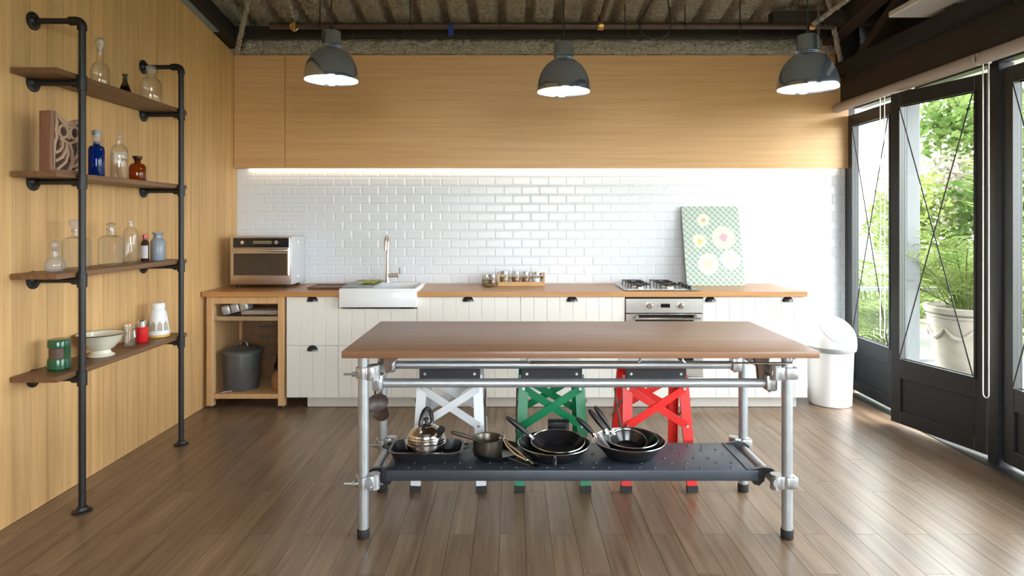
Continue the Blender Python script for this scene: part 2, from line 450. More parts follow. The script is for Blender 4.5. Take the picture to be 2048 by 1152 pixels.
# ------------------------------------------------------------------ left wall of vertical boards
wl = struct('wall_left', MB().box(XL - .12, XL - .02, YF, YB + .1, 0, 2.86), 'plaster_dark', 'left wall clad in vertical honey coloured wooden boards')
BW = 0.1122; y = 3.133 - BW * 6; offb = MB()
yy = y
while yy < YB - .01:
    a, b = yy + .0012, min(yy + BW - .0012, YB - .001)
    z0, z1 = wtop(a), wtop(b)
    q = [(XL - .02, a, 0.002), (XL, a, 0.002), (XL, a, z0), (XL - .02, a, z0)]
    mb = MB().add([(XL - .02, a, .002), (XL, a, .002), (XL, b, .002), (XL - .02, b, .002), (XL - .02, a, z0), (XL, a, z0), (XL, b, z1), (XL - .02, b, z1)],
                  [(3, 2, 1, 0), (4, 5, 6, 7), (0, 1, 5, 4), (1, 2, 6, 5), (2, 3, 7, 6), (3, 0, 4, 7)])
    part('board', mb, 'wall_wood', wl); yy += BW
yy = y - BW
while yy > YF:
    a, b = yy + .0012, yy + BW - .0012
    offb.box(XL - .02, XL, a, b, .002, wtop(b)); yy -= BW
part('board_field', offb, 'wall_wood', wl, stuff=True)
wf = struct('wall_front', MB().box(XL - .1, 3.0, YF - .12, YF, 0, .9), 'plaster_rear', 'plain wall of the room behind the viewer')
part('wall_upper', MB().box(XL - .1, 3.0, YF - .12, YF, FZ, 4.5), 'plaster_rear', wf)
part('wall_side', MB().box(XL - .1, FW0, YF - .12, YF, .9, FZ), 'plaster_rear', wf)
part('wall_side', MB().box(FW1, 3.0, YF - .12, YF, .9, FZ), 'plaster_rear', wf)
wn = struct_empty('fill_window_1', 'unseen black framed window added behind the viewer as fill light', ((FW0 + FW1) / 2, YF - .06, .9))  # made-up unseen window, added so daylight reaches the upper wood panels
for i in range(2):
    a, b = FW0 + (FW1 - FW0) * i / 2, FW0 + (FW1 - FW0) * (i + 1) / 2
    part('mullion', MB().box(a, a + .05, YF - .09, YF - .03, .95, FZ - .05), 'door_black', wn)
    part('pane', MB().box(a + .05, b, YF - .063, YF - .057, .95, FZ - .05), 'window_glass', wn)
part('sill', MB().box(FW0, FW1, YF - .1, YF + .02, .9, .95), 'door_black', wn)
part('head', MB().box(FW0, FW1, YF - .1, YF - .02, FZ - .05, FZ), 'door_black', wn)
# upper left closure above the boards and the strip coloured as lit steel
mbc = MB().add([(XL - .12, YF, 2.86), (XL - .02, YF, 2.86), (XL - .02, YB + .1, 2.86), (XL - .12, YB + .1, 2.86),
                (XL - .12, YF, roof(YF) + .1), (XL - .02, YF, roof(YF) + .1), (XL - .02, YB + .1, roof(YB) + .1), (XL - .12, YB + .1, roof(YB) + .1)],
               [(3, 2, 1, 0), (4, 5, 6, 7), (0, 1, 5, 4), (1, 2, 6, 5), (2, 3, 7, 6), (3, 0, 4, 7)])
part('upper_infill', mbc, 'plaster_dark', wl)

# ------------------------------------------------------------------ back wall with bevelled tiles
wb = struct('wall_back', MB().box(XL - .1, 2.925, YB, YB + .12, 0, 3.2), 'grout', 'back wall with white bevelled brick tiles above the counter')
TW, TH, TD, TBV = 0.1535, 0.0765, 0.0042, 0.012
def tile_mb(w, h):
    a, b = w / 2 - .001, h / 2 - .001; c, d = max(a - TBV, .002), b - TBV
    return MB().add([(-a, 0, -b), (a, 0, -b), (a, 0, b), (-a, 0, b), (-a, -.002, -b), (a, -.002, -b), (a, -.002, b), (-a, -.002, b), (-c, -TD, -d), (c, -TD, -d), (c, -TD, d), (-c, -TD, d)],
                    [(0, 1, 5, 4), (1, 2, 6, 5), (2, 3, 7, 6), (3, 0, 4, 7), (4, 5, 9, 8), (5, 6, 10, 9), (6, 7, 11, 10), (7, 4, 8, 11), (8, 9, 10, 11)])
tiles = []
for j in range(-12, 13):
    z = 0.9 + (j + .5) * TH
    xs, xe = (XL, XR + .02) if j >= 0 else (2.27, XR + .02)
    x = XL - (TW / 2 if j % 2 else 0)
    while x < xe:
        a, b = max(x, xs), min(x + TW, xe)
        if b - a > .015: tiles.append(((a + b) / 2, z, b - a))
        x += TW
tiles.sort(key=lambda t: (abs(t[0] + 0.35) + (3 if t[1] < .9 else 0)))
tmesh = {}
field = MB()
for i, (x, z, w) in enumerate(tiles):
    if i < 300:
        kk = round(w, 3)
        if kk not in tmesh: tmesh[kk] = _mesh('tile', tile_mb(w, TH), 'tile_white', Vector((0, 0, 0)), angle=0.1)
        inst('tile', tmesh[kk], wb, (x, YB, z))
    else:
        t = tile_mb(w, TH); field.add([p + Vector((x, YB, z)) for p in t.v], t.f)
part('tile_field', field, 'tile_white', wb, stuff=True, angle=0.1)

# ------------------------------------------------------------------ ceiling: sprayed ribbed deck, rising towards the camera
def rib(x):
    u = ((x + 0.05) % 0.232) / 0.232
    if u < .62: return 0.0
    if u < .70: return (u - .62) / .08
    if u < .92: return 1.0
    return 1 - (u - .92) / .08
from mathutils import noise as MN
ce = MB(); xs = []; x = XL - .1
while x < 3.05: xs.append(x); x += 0.0165
ys = [YF - .1, 0, 2.0, 3.4, 4.0] + [4.0 + .022 * i for i in range(1, 70)]
ys = [v for v in ys if v < YB + .06]
for yv in ys:
    for xv in xs:
        n = MN.noise(Vector((xv * 26, yv * 26, 1))) * .012 + MN.noise(Vector((xv * 60, yv * 60, 4))) * .007 if yv > 4 else 0
        ce.v.append(Vector((xv, yv, roof(yv) + .075 * rib(xv) + n)))
nx = len(xs)
ce.f = [(i * nx + j, (i + 1) * nx + j, (i + 1) * nx + j + 1, i * nx + j + 1) for i in range(len(ys) - 1) for j in range(nx - 1)]
cei = struct('ceiling', ce, 'sprayed', 'dark ribbed ceiling deck coated in rough grey sprayed insulation', fix=False, angle=3.0)
top = MB().add([(XL - .2, YF - .2, roof(YF) + .14), (3.1, YF - .2, roof(YF) + .14), (3.1, YB + .2, roof(YB) + .14), (XL - .2, YB + .2, roof(YB) + .14)], [(0, 1, 2, 3)])
part('roof_sheet', top, 'plaster_dark', cei)
bmv = MB(); xs2 = [XL + i * .02 for i in range(int((XR + .1 - XL) / .02))]
sec = [(5.478, 2.862), (5.42, 2.858), (5.385, 2.868), (5.37, 2.885), (5.365, 2.905), (5.362, 2.93), (5.366, 2.955), (5.372, 2.98), (5.385, 3.005), (5.40, 3.03), (5.42, 3.06), (5.44, 3.10)]
for xv in xs2:
    for (yv, zv) in sec:
        n = MN.noise(Vector((xv * 22, yv * 40, zv * 30))) * .024 + MN.noise(Vector((xv * 55, yv * 60, zv * 55))) * .016
        bmv.v.append(Vector((xv, yv + n, zv + n * .5)))
ns = len(sec)
bmv.f = [(i * ns + j, (i + 1) * ns + j, (i + 1) * ns + j + 1, i * ns + j + 1) for i in range(len(xs2) - 1) for j in range(ns - 1)]
struct('trim_1', bmv, 'sprayed_beam', 'lumpy sprayed ledge beam above the wooden wall panels', fix=False, angle=3.0)

# ------------------------------------------------------------------ right side: header, track, posts, folding glass doors
wr = struct('wall_right', MB().box(2.95, 3.02, YF, YB + .02, 2.42, 4.5), 'truss_black', 'dark upper wall above the glass doors')
part('header_beam', MB().box(2.80, 2.95, YF, YB, 2.43, 2.66), 'header_brown', wr)
part('door_track', MB().box(2.855, 2.93, YF, 5.30, 2.375, 2.43), 'door_black', wr)
part('corner_post', MB().box(2.875, 2.925, 5.415, YB, 0, 2.43), 'door_black', wr)
part('solid_wall', MB().box(2.88, 2.99, YF, .08, 0, 2.43), 'plaster_rear', wr)
struct('trim_2', MB().box(2.86, 2.95, 3.73, 3.82, 0, 2.375, .004), 'door_black', 'black timber post between the open glass door and the nearest door')
struct('trim_3', MB().box(2.80, 3.04, YF, 5.30, -.011, .004), 'door_black', 'black door sill along the glass doors')

def door_panel(name, label, A, B, mir=False):
    A, B = Vector((A[0], A[1], 0)), Vector((B[0], B[1], 0)); L = (B - A).length; d = (B - A).normalized(); nrm = Vector((-d.y, d.x, 0))
    root = struct_empty(name, label, A)
    def bx(u0, u1, w0, w1, z0, z1, bev=0.003):
        mb = MB().box(u0, u1, w0, w1, z0, z1, bev, 1)
        m = Matrix(((d.x, nrm.x, 0, A.x), (d.y, nrm.y, 0, A.y), (0, 0, 1, 0), (0, 0, 0, 1)))
        return mb.xf(m)
    def pt(u, w, z): return A + d * u + nrm * w + Vector((0, 0, z))
    T = .022; sw = .078; zb, zt = .028, 2.335
    part('stile', bx(0, sw, -T, T, zb, zt), 'door_black', root); part('stile', bx(L - sw, L, -T, T, zb, zt), 'door_black', root)
    part('top_rail', bx(sw, L - sw, -T, T, 2.245, zt), 'door_black', root)
    part('middle_rail', bx(sw, L - sw, -T, T, .345, .475), 'door_black', root)
    part('bottom_rail', bx(sw, L - sw, -T, T, zb, .115), 'door_black', root)
    part('kick_panel', bx(sw, L - sw, -.008, .008, .115, .345, 0), 'door_black', root)
    bead = MB()
    for w0, w1 in ((-T - .006, -T + .002), (T - .002, T + .006)):
        for q in (bx(sw - .012, L - sw + .012, w0, w1, .468, .48, 0), bx(sw - .012, L - sw + .012, w0, w1, 2.238, 2.25, 0),
                  bx(sw - .012, sw + .001, w0, w1, .48, 2.238, 0), bx(L - sw - .001, L - sw + .012, w0, w1, .48, 2.238, 0)):
            bead.add(q.v, q.f)
    part('glazing_bead', bead, 'door_black', root)
    part('pane', bx(sw, L - sw, -.003, .003, .475, 2.245, 0), 'window_glass', root)
    for z0, z1 in ((.49, 2.23), (2.23, .49)):
        mb = MB()
        for w in (-.030,):
            mb.cyl(pt(sw + .004, w, z0), pt(L - sw - .004, w, z1), .004, 6)
        part('brace_wire', mb, 'wire_dark', root)
    return root
door_panel('door_1', 'farthest black framed glass door, beside the white bin', (2.885, 5.41), (2.872, 4.72))
door_panel('door_2', 'black framed glass door swung slightly inwards before the urn', (2.70, 4.50), (2.885, 3.835))
d3 = door_panel('door_3', 'nearest black framed glass door at the right picture edge', (2.90, 3.72), (2.90, 3.01))
for i in range(1, 5):
    c = copy_tree(d3); c.location = (2.90, 3.72 - .72 * i, 0); c.name = 'door_%d' % (3 + i)
    c['label'] = 'black framed glass door outside the picture, number %d towards the viewer' % i

# roller blind tube and chains
bt = thing('roller_blind', 'rolled up beige blind running along the door header', 'blind', (2.74, 5.36, 2.39))
part('roll', MB().cyl((2.74, 5.36, 2.39), (2.74, 3.73, 2.39), .038, 20), 'blind_fabric', bt)
part('roll', MB().cyl((2.74, 3.69, 2.39), (2.74, .4, 2.39), .038, 20), 'blind_fabric', bt)
for yv in (5.35, 4.42, 3.71, .42):
    mb = MB().box(2.715, 2.80, yv - .008, yv + .008, 2.36, 2.42, .003, 1)
    part('bracket', mb, 'chain_white', bt)
def chain(px, label, x, y, z1, z0, sep):
    pts = [(x, y - sep / 2, z1)] + [(x, y - sep / 2, z1 + (z0 + sep / 2 - z1) * t) for t in (.25, .5, .75, 1)] + arc((x, y, z0 + sep / 2), (0, -1, 0), (0, 0, -1), sep / 2, 0, PI, 8)[1:] + [(x, y + sep / 2, z1 + (z0 + sep / 2 - z1) * t) for t in (.75, .5, .25, 0)]
    solid('blind_chain', MB().tube(pts, .0034, 6), 'chain_white', label, 'blind chain', (x, y, z0))
chain(0, 'cream bead chain looping in front of the inward swung glass door', 2.735, 3.665, 2.36, .42, .045)
chain(0, 'cream bead chain looping low beside the farthest glass door', 2.735, 4.69, 2.36, .575, .055)

# dark timber truss at upper right
tr = thing('roof_truss', 'black timber roof truss above the glass doors', 'truss', (2.8, 3.5, 2.66))
def slope_beam(x0, x1, yA, yB, dz0, dz1): # follows the roof slope
    return MB().add([(x0, yA, roof(yA) + dz0), (x1, yA, roof(yA) + dz0), (x1, yB, roof(yB) + dz0), (x0, yB, roof(yB) + dz0),
                     (x0, yA, roof(yA) + dz1), (x1, yA, roof(yA) + dz1), (x1, yB, roof(yB) + dz1), (x0, yB, roof(yB) + dz1)],
                    [(3, 2, 1, 0), (4, 5, 6, 7), (0, 1, 5, 4), (1, 2, 6, 5), (2, 3, 7, 6), (3, 0, 4, 7)])
part('rafter', slope_beam(2.62, 2.74, 1.0, 5.36, -.16, -.01), 'truss_brown', tr)
part('strut', MB().bar((2.80, 5.25, 2.66), (2.76, 4.3, 3.12), (1, 0, 0), .08, .07), 'truss_brown', tr)
part('strut', MB().bar((2.80, 3.9, 2.66), (2.76, 4.25, 3.15), (1, 0, 0), .08, .07), 'truss_brown', tr)
part('strut', MB().bar((2.80, 3.5, 2.66), (2.76, 2.7, 3.4), (1, 0, 0), .08, .07), 'truss_brown', tr)
part('post', MB().box(2.76, 2.90, 5.30, 5.42, 2.66, 3.06), 'truss_black', tr)
part('purlin', MB().box(2.05, 2.95, 4.98, 5.08, 2.99, 3.09), 'truss_brown', tr)
part('wall_plate', MB().box(2.72, 2.80, YF, 5.36, 2.66, 2.76), 'truss_black', tr)

# hanging white batten box at upper right
hb = thing('ceiling_light_box', 'pale grey hanging light box running along under the roof at right', 'light box', (2.65, 3.4, 2.79))
part('housing', MB().box(2.50, 2.80, 2.4, 4.22, 2.79, 2.83, .006, 1), 'batten_white', hb)
part('side_channel', MB().box(2.80, 2.86, 2.4, 3.75, 2.80, 2.86, .004, 1), 'batten_white', hb)
for yv in (4.05, 2.6):
    mb = MB(); z = 2.83
    while z < roof(yv) - .02:
        mb.tube(arc((2.60, yv, z + .012), (1, 0, 0) if int(z * 50) % 2 else (0, 1, 0), (0, 0, 1), .012, 0, 2 * PI * .95, 8), .003, 5); z += .02
    part('chain', mb, 'wire_grey', hb)

# ------------------------------------------------------------------ wood panels above the tiles + LED strip
uc = thing('wall_cabinet', 'long honey wood wall cabinet front above the white tiles', 'wall cabinet', (.25, YB, 1.89))
ux0, ux1, seam = XL + .004, 2.872, -1.936
part('carcass', MB().box(ux0 + .01, ux1 - .01, YB - .05, YB - .001, 1.915, 2.845), 'cabinet_wood', uc)
part('panel', MB().box(ux0, seam - .002, YB - .072, YB - .05, 1.89, 2.855, .002, 1), 'cabinet_wood', uc)
part('panel', MB().box(seam + .002, ux1, YB - .072, YB - .05, 1.89, 2.855, .002, 1), 'cabinet_wood', uc)
ls = thing('led_strip', 'glowing warm light strip under the wooden wall cabinet', 'light strip', (.3, YB - .03, 1.89))
part('channel', MB().box(-2.27, 2.80, YB - .045, YB - .010, 1.905, 1.913), 'aluminium', ls)
part('diffuser', MB().box(-2.27, 2.80, YB - .042, YB - .014, 1.893, 1.905, .004, 1), 'led_glow', ls)
part('connector', MB().box(-2.31, -2.275, YB - .04, YB - .016, 1.893, 1.910), 'black_plastic', ls)

exec_later = []
# ------------------------------------------------------------------ base cabinets
YD = 4.865           # door face plane
ZT, ZU = 0.90, 0.862 # counter top / underside
def beadfront(x0, x1, z0, z1, ygap=.02):
    """a board front with vertical V grooves about every 0.1 m and a plain border line"""
    mb = MB(); n = max(1, round((x1 - x0) / .1)); w = (x1 - x0) / n
    prof = [(x0, 0)]
    for i in range(1, n): prof += [(x0 + i * w - .003, 0), (x0 + i * w, .004), (x0 + i * w + .003, 0)]
    prof += [(x1, 0)]
    k = len(prof); vs = []
    for (zz) in (z0, z1):
        vs += [(px_, YD + py_, zz) for px_, py_ in prof]
    vs += [(x0, YD + ygap, z0), (x1, YD + ygap, z0), (x0, YD + ygap, z1), (x1, YD + ygap, z1)]
    fs = [(i, i + 1, k + i + 1, k + i) for i in range(k - 1)]
    fs += [(2 * k, 2 * k + 2, 2 * k + 3, 2 * k + 1), (0, k, 2 * k + 2, 2 * k), (k - 1, 2 * k + 1, 2 * k + 3, 2 * k - 1)]
    fs += [tuple(range(0, k)) + (2 * k + 1, 2 * k), tuple(range(k, 2 * k)) + (2 * k + 3, 2 * k + 2)]
    mb.add(vs, fs)
    return mb
def cup_pull(parent, xc, zc, ):
    mb = MB(); w, h, dp = .042, .036, .027; vs = []; fs = []; n = 14
    for i in range(n + 1):
        a = PI * i / n
        for j in range(6):
            b = (PI / 2) * j / 5
            vs.append((xc + w * math.cos(a), YD - .001 - dp * math.sin(a) * math.sin(b), zc - .014 + h * math.sin(a) * math.cos(b)))
    for i in range(n):
        for j in range(5): fs.append((i * 6 + j, (i + 1) * 6 + j, (i + 1) * 6 + j + 1, i * 6 + j + 1))
    mb.add(vs, fs)
    mb.tube(arc((xc, YD - .001, zc - .014), (1, 0, 0), (0, 0, 1), .040, 0.0, PI, 14), .0035, 6)
    return part('handle', mb, 'black_enamel', parent, label='black metal cup pull')
def cabinet(x0, x1, label, fronts):
    t = thing('base_cabinet', label, 'cabinet', ((x0 + x1) / 2, 5.17, .085), 'white base cabinets along the back wall')
    mb = MB()
    mb.box(x0 + .001, x0 + .018, YD + .022, YB - .02, .085, ZU - .001); mb.box(x1 - .018, x1 - .001, YD + .022, YB - .02, .085, ZU - .001)
    mb.box(x0 + .018, x1 - .018, YD + .022, YB - .02, .085, .103); mb.box(x0 + .018, x1 - .018, YB - .03, YB - .02, .103, ZU - .001)
    part('carcass', mb, 'cabinet_white', t)
    for (kind, a, b, z0, z1, hx, hz) in fronts:
        f = part(kind, beadfront(a + .0015, b - .0015, z0 + .0015, z1 - .0015), 'cabinet_white', t)
        if hx is not None: cup_pull(f, hx, hz)
    return t
def cx_(px): return (px - CX) / 261.0
XS = [cx_(573), cx_(677), cx_(834), cx_(1041), cx_(1250), cx_(1406), cx_(1562), cx_(1615)]
zt, zm, zb = .858, .486, .087
a, b = XS[0], XS[1]
cabinet(a, b, 'narrow white cabinet with two stacked drawers beside the open wooden unit', [('drawer', a, b, zm, zt, (a + b) / 2, .838), ('drawer', a, b, zb, zm, (a + b) / 2, zm - .026)])
a, b = XS[1], XS[2]
cabinet(a, b, 'white cabinet under the white apron sink', [('drawer', a, b, zm, .768, None, 0), ('drawer', a, b, zb, zm, (a + b) / 2, zm - .026)])
for (a, b, lab) in ((XS[2], XS[3], 'wide white drawer cabinet just right of the sink'), (XS[3], XS[4], 'wide white drawer cabinet just left of the oven')):
    cabinet(a, b, lab, [('drawer', a, b, .60, zt, (a + b) / 2 - .005, .838), ('drawer', a, b, .345, .60, (a + b) / 2, .574), ('drawer', a, b, zb, .345, (a + b) / 2, .319)])
a, b = XS[5], XS[6]
cabinet(a, b, 'white cabinet with one wide door right of the oven', [('door', a, b, zb, zt, a + .055, .835)])
a, b = XS[6], XS[7]
cabinet(a, b, 'narrowest white cabinet at the right end of the counter', [('door', a, b, zb, zt, a + .05, .835)])
pl = MB().box(cx_(611), cx_(1598), YD + .05, YD + .066, .004, .083)
solid('plinth', pl, 'plinth_white', 'pale plinth board along the floor under the white cabinets', 'plinth', (0, YD + .05, .004))
# dark legs of the cabinet run behind the plinth (carry it off the floor)
for i, (a, b) in enumerate(zip(XS, XS[1:])):
    pass

# oven
ov = thing('oven', 'built in stainless steel oven below the gas hob', 'oven', ((XS[4] + XS[5]) / 2, 5.15, .085))
a, b = XS[4] + .003, XS[5] - .003
part('housing', MB().box(a + .004, b - .004, YD + .012, YB - .03, .087, ZU - .002), 'cavity_dark', ov)
cp = part('control_panel', MB().box(a, b, YD - .012, YD + .012, .736, .848, .003, 1), 'steel', ov)
oc = (a + b) / 2
for xx in (oc - .115, oc + .125):
    kb = part('knob', MB().lathe((0, 0, 0), [(0, .034), (.017, .033), (.02, .028), (.021, 0)], 20).xf(Matrix.Translation((xx, YD - .012, .792)) @ Matrix.Rotation(PI / 2, 4, 'X')), 'chrome', cp)
part('display', MB().box(oc - .028, oc + .042, YD - .0135, YD - .011, .778, .807), 'black_gloss', cp)
part('button', MB().box(oc - .056, oc - .042, YD - .014, YD - .011, .783, .802), 'plastic_grey', cp)
dr = part('door', MB().box(a, b, YD - .014, YD + .012, .25, .732, .003, 1), 'steel', ov)
part('glass', MB().box(a + .075, b - .075, YD - .016, YD - .0135, .33, .725), 'black_gloss', dr)
hd = MB().cyl((a + .06, YD - .052, .698), (b - .03, YD - .052, .698), .010, 14)
for xx in (a + .08, b - .07): hd.box(xx - .012, xx + .012, YD - .052, YD - .014, .69, .728, .003, 1)
part('handle', hd, 'chrome', dr)
part('drawer', MB().box(a, b, YD - .012, YD + .012, .088, .244, .003, 1), 'cabinet_white', ov)

# countertop with sink cut-out (one slab)
cl, cr, yf, yb = XL + .012, 2.252, 4.838, YB - .009
sx0, sx1, sy0, sy1 = -1.312, -.724, 4.808, 5.365
ct = MB().prism([(cl, yf, ZU), (sx0 - .001, yf, ZU), (sx0 - .001, sy1 + .001, ZU), (sx1 + .001, sy1 + .001, ZU), (sx1 + .001, yf, ZU), (cr, yf, ZU), (cr, yb, ZU), (cl, yb, ZU)], (0, 0, ZT - ZU))
solid('countertop', ct, 'counter_wood', 'long warm oak countertop with a cut out for the sink', 'countertop', (0, 5.16, ZU))

# apron sink
sk = thing('apron_sink', 'white ceramic apron front sink set into the oak counter', 'sink', (-1.018, 5.1, .78))
zs = .928
mb = MB()
o = [(sx0, sy0), (sx1, sy0), (sx1, sy1), (sx0, sy1)]
i0 = [(sx0 + .025, sy0 + .022), (sx1 - .025, sy0 + .022), (sx1 - .025, sy1 - .09), (sx0 + .025, sy1 - .09)]
i1 = [(sx0 + .04, sy0 + .04), (sx1 - .04, sy0 + .04), (sx1 - .04, sy1 - .11), (sx0 + .04, sy1 - .11)]
vs = [(x, y, .785) for x, y in o] + [(x, y, zs) for x, y in o] + [(x, y, zs) for x, y in i0] + [(x, y, .80) for x, y in i1]
fs = [(3, 2, 1, 0)]
for i in range(4):
    j = (i + 1) % 4
    fs += [(i, j, 4 + j, 4 + i), (4 + i, 4 + j, 8 + j, 8 + i), (8 + i, 8 + j, 12 + j, 12 + i)]
fs.append((12, 13, 14, 15)); mb.add(vs, fs)
bm = bmesh.new(); vv = [bm.verts.new(p) for p in mb.v]; [bm.faces.new([vv[i] for i in f]) for f in mb.f]
bmesh.ops.recalc_face_normals(bm, faces=bm.faces)
bmesh.ops.bevel(bm, geom=list(bm.edges), offset=.007, segments=2, profile=.5, affect='EDGES'); bm.verts.index_update()
m2 = MB().add([q.co.copy() for q in bm.verts], [tuple(w.index for w in f.verts) for f in bm.faces]); bm.free()
part('basin', m2, 'ceramic_white', sk)
part('drain', MB().lathe((-1.02, 5.02, .80), [(0, .003), (.03, .003), (.035, 0)], 20), 'chrome', sk)
# faucet
fc = thing('kitchen_faucet', 'tall slim chrome faucet behind the white sink', 'faucet', (-1.045, 5.32, .928))
fx, fy = -1.045, 5.325
part('base', MB().lathe((fx, fy, .928), [(0, .012), (.026, .012), (.028, .008), (.028, 0)], 24), 'chrome', fc)
part('spout', MB().tube([(fx, fy, .935), (fx, fy, 1.10), (fx + .004, fy, 1.26)] + arc((fx + .004, fy - .05, 1.262), (0, 1, 0), (0, 0, 1), .05, 0, PI * .95, 10) + [(fx + .004, fy - .104, 1.20)], [.016, .0125] + [.011] * 12 + [.013], 14), 'steel_warm', fc)
lv = part('lever_body', MB().cyl((fx + .008, fy, .985), (fx + .095, fy, .985), .018, 18), 'steel_warm', fc)
part('lever', MB().tube([(fx + .098, fy, .985), (fx + .102, fy, 1.01), (fx + .102, fy - .01, 1.05)], [.010, .007, .006], 10), 'chrome', lv)

# things by the sink
tr_ = thing('serving_tray', 'thin dark wooden tray lying on the counter left of the sink', 'tray', (-1.40, 5.16, ZT))
mb = MB().box(-1.62, -1.325, 5.02, 5.26, ZT + .001, ZT + .009, .003, 1)
part('board', mb, 'shelf_wood', tr_)
rim = MB()
rim.box(-1.62, -1.325, 5.02, 5.03, ZT + .008, ZT + .018); rim.box(-1.62, -1.325, 5.25, 5.26, ZT + .008, ZT + .018); rim.box(-1.62, -1.61, 5.03, 5.25, ZT + .008, ZT + .018); rim.box(-1.335, -1.325, 5.03, 5.25, ZT + .008, ZT + .018)
part('rim', rim, 'shelf_wood', tr_)
dt = thing('draining_tray', 'grey draining tray resting across the left of the sink', 'tray', (-1.17, 5.06, zs))
part('tray', MB().box(-1.305, -1.06, 4.86, 5.34, zs + .001, zs + .012, .004, 1), 'plastic_grey', dt)
part('rib', MB().box(-1.29, -1.075, 4.875, 4.885, zs + .012, zs + .02), 'plastic_grey', dt)
part('rib', MB().box(-1.29, -1.075, 5.315, 5.325, zs + .012, zs + .02), 'plastic_grey', dt)
mb = MB(); n = 8
vs = [(-1.20 + .13 * i / n, 4.95 + .30 * j / n, zs + .014 + .012 * (1 + MN.noise(Vector((i * .9, j * .9, 3))))) for i in range(n + 1) for j in range(n + 1)]
fs = [(i * (n + 1) + j, (i + 1) * (n + 1) + j, (i + 1) * (n + 1) + j + 1, i * (n + 1) + j + 1) for i in range(n) for j in range(n)]
kk = len(vs); vs2 = [(x, y, zs + .0125) for x, y, z in vs]
mb.add(vs + vs2, fs + [tuple(q + kk for q in reversed(f)) for f in fs])
solid('dish_cloth', mb, 'cloth_green', 'crumpled olive patterned dish cloth on the draining tray', 'cloth', (-1.13, 5.1, zs + .012))

# microwave oven
mw = thing('microwave_oven', 'silver countertop microwave oven in the left corner', 'microwave', (-2.02, 5.28, ZT))
x0, x1, y0, y1, z0, z1 = -2.262, -1.772, 5.095, 5.455, .925, 1.315
part('body', MB().box(x0, x1, y0 + .02, y1, z0, z1, .012, 2), 'microwave_side', mw)
fr = part('front_frame', MB().box(x0 - .002, x1 - .006, y0, y0 + .024, z0 + .002, z1 - .001, .010, 2), 'steel_warm', mw)
cpn = part('control_panel', MB().box(x0 + .025, x1 - .018, y0 - .004, y0 + .002, z1 - .088, z1 - .012, .002, 1), 'black_gloss', mw)
for xx in (x0 + .105, x1 - .115):
    part('knob', MB().lathe((0, 0, 0), [(0, .016), (.014, .015), (.017, .010), (.018, 0)], 18).xf(Matrix.Translation((xx, y0 - .004, z1 - .047)) @ Matrix.Rotation(PI / 2, 4, 'X')), 'chrome', cpn)
part('display', MB().box(x0 + .185, x0 + .335, y0 - .0055, y0 - .0035, z1 - .058, z1 - .034), 'display', cpn)
dr = part('door', MB().box(x0 + .018, x1 - .018, y0 - .006, y0 + .002, z0 + .075, z1 - .092, .004, 1), 'steel_warm', mw)
part('window', MB().box(x0 + .030, x1 - .030, y0 - .008, y0 - .005, z0 + .08, z1 - .135, .001, 1), 'oven_glass', dr)
part('handle', MB().box(x0 + .018, x1 - .020, y0 - .026, y0 - .008, z1 - .123, z1 - .098, .006, 2), 'steel', dr)
for xx in (x0 + .05, x1 - .05):
    for yy in (y0 + .05, y1 - .05):
        part('foot', MB().lathe((xx, yy, ZT + .001), [(0, 0), (.016, 0), (.014, .025), (0, .025)], 12), 'black_rubber', mw)
for zz in (z1 - .05, z0 + .06):
    part('side_bumper', MB().box(x1 - .001, x1 + .010, y0 + .12, y0 + .17, zz - .012, zz + .012, .004, 1), 'plastic_white', mw)

# spice rack + jars
sr = thing('spice_rack', 'small open wooden spice rack against the tiles', 'rack', (.075, 5.34, ZT))
ra, rb, ry0, ry1 = -.118, .272, 5.28, 5.38
part('shelf', MB().box(ra, rb, ry0, ry1, ZT + .001, ZT + .013), 'rack_wood', sr)
part('side', MB().box(ra, ra + .012, ry0, ry1, ZT + .013, ZT + .105), 'rack_wood', sr)
part('side', MB().box(rb - .012, rb, ry0, ry1, ZT + .013, ZT + .105), 'rack_wood', sr)
part('front_rail', MB().box(ra + .012, rb - .012, ry0, ry0 + .008, ZT + .013, ZT + .033), 'rack_wood', sr)
part('back_rail', MB().box(ra + .012, rb - .012, ry1 - .008, ry1, ZT + .05, ZT + .07), 'rack_wood', sr)
def jar(x, y, z, r, h, fill, lidm, label, name='spice_jar', group='spice jars in the wooden rack', lidh=.022):
    t = thing(name, label, 'jar', (x, y, z), group)
    part('glass', MB().lathe((x, y, z), [(0, .001), (r * .95, .001), (r, .008), (r, h * .78), (r * .86, h * .86), (r * .86, h)], 20), 'clear_glass', t)
    part('contents', MB().lathe((x, y, z), [(0, .003), (r * .9, .003), (r * .9, h * .55), (0, h * .56)], 16), fill, t)
    part('lid', MB().lathe((x, y, z), [(r * .88, h - .012), (r * .95, h - .012), (r * .95, h - .012 + lidh), (0, h - .010 + lidh)], 18), lidm, t)
    return t
zj = ZT + .014
jar(-.06, 5.333, zj, .036, .095, 'spice_olive', 'steel', 'spice jar at the left end of the wooden rack')
jar(.035, 5.333, zj, .034, .092, 'spice_brown', 'chrome', 'spice jar second from the left in the wooden rack')
jar(.118, 5.333, zj, .032, .090, 'spice_brown', 'steel', 'dark spice jar third from the left in the wooden rack')
jar(.208, 5.333, zj, .044, .090, 'plastic_white', 'chrome', 'widest spice jar at the right end of the wooden rack')
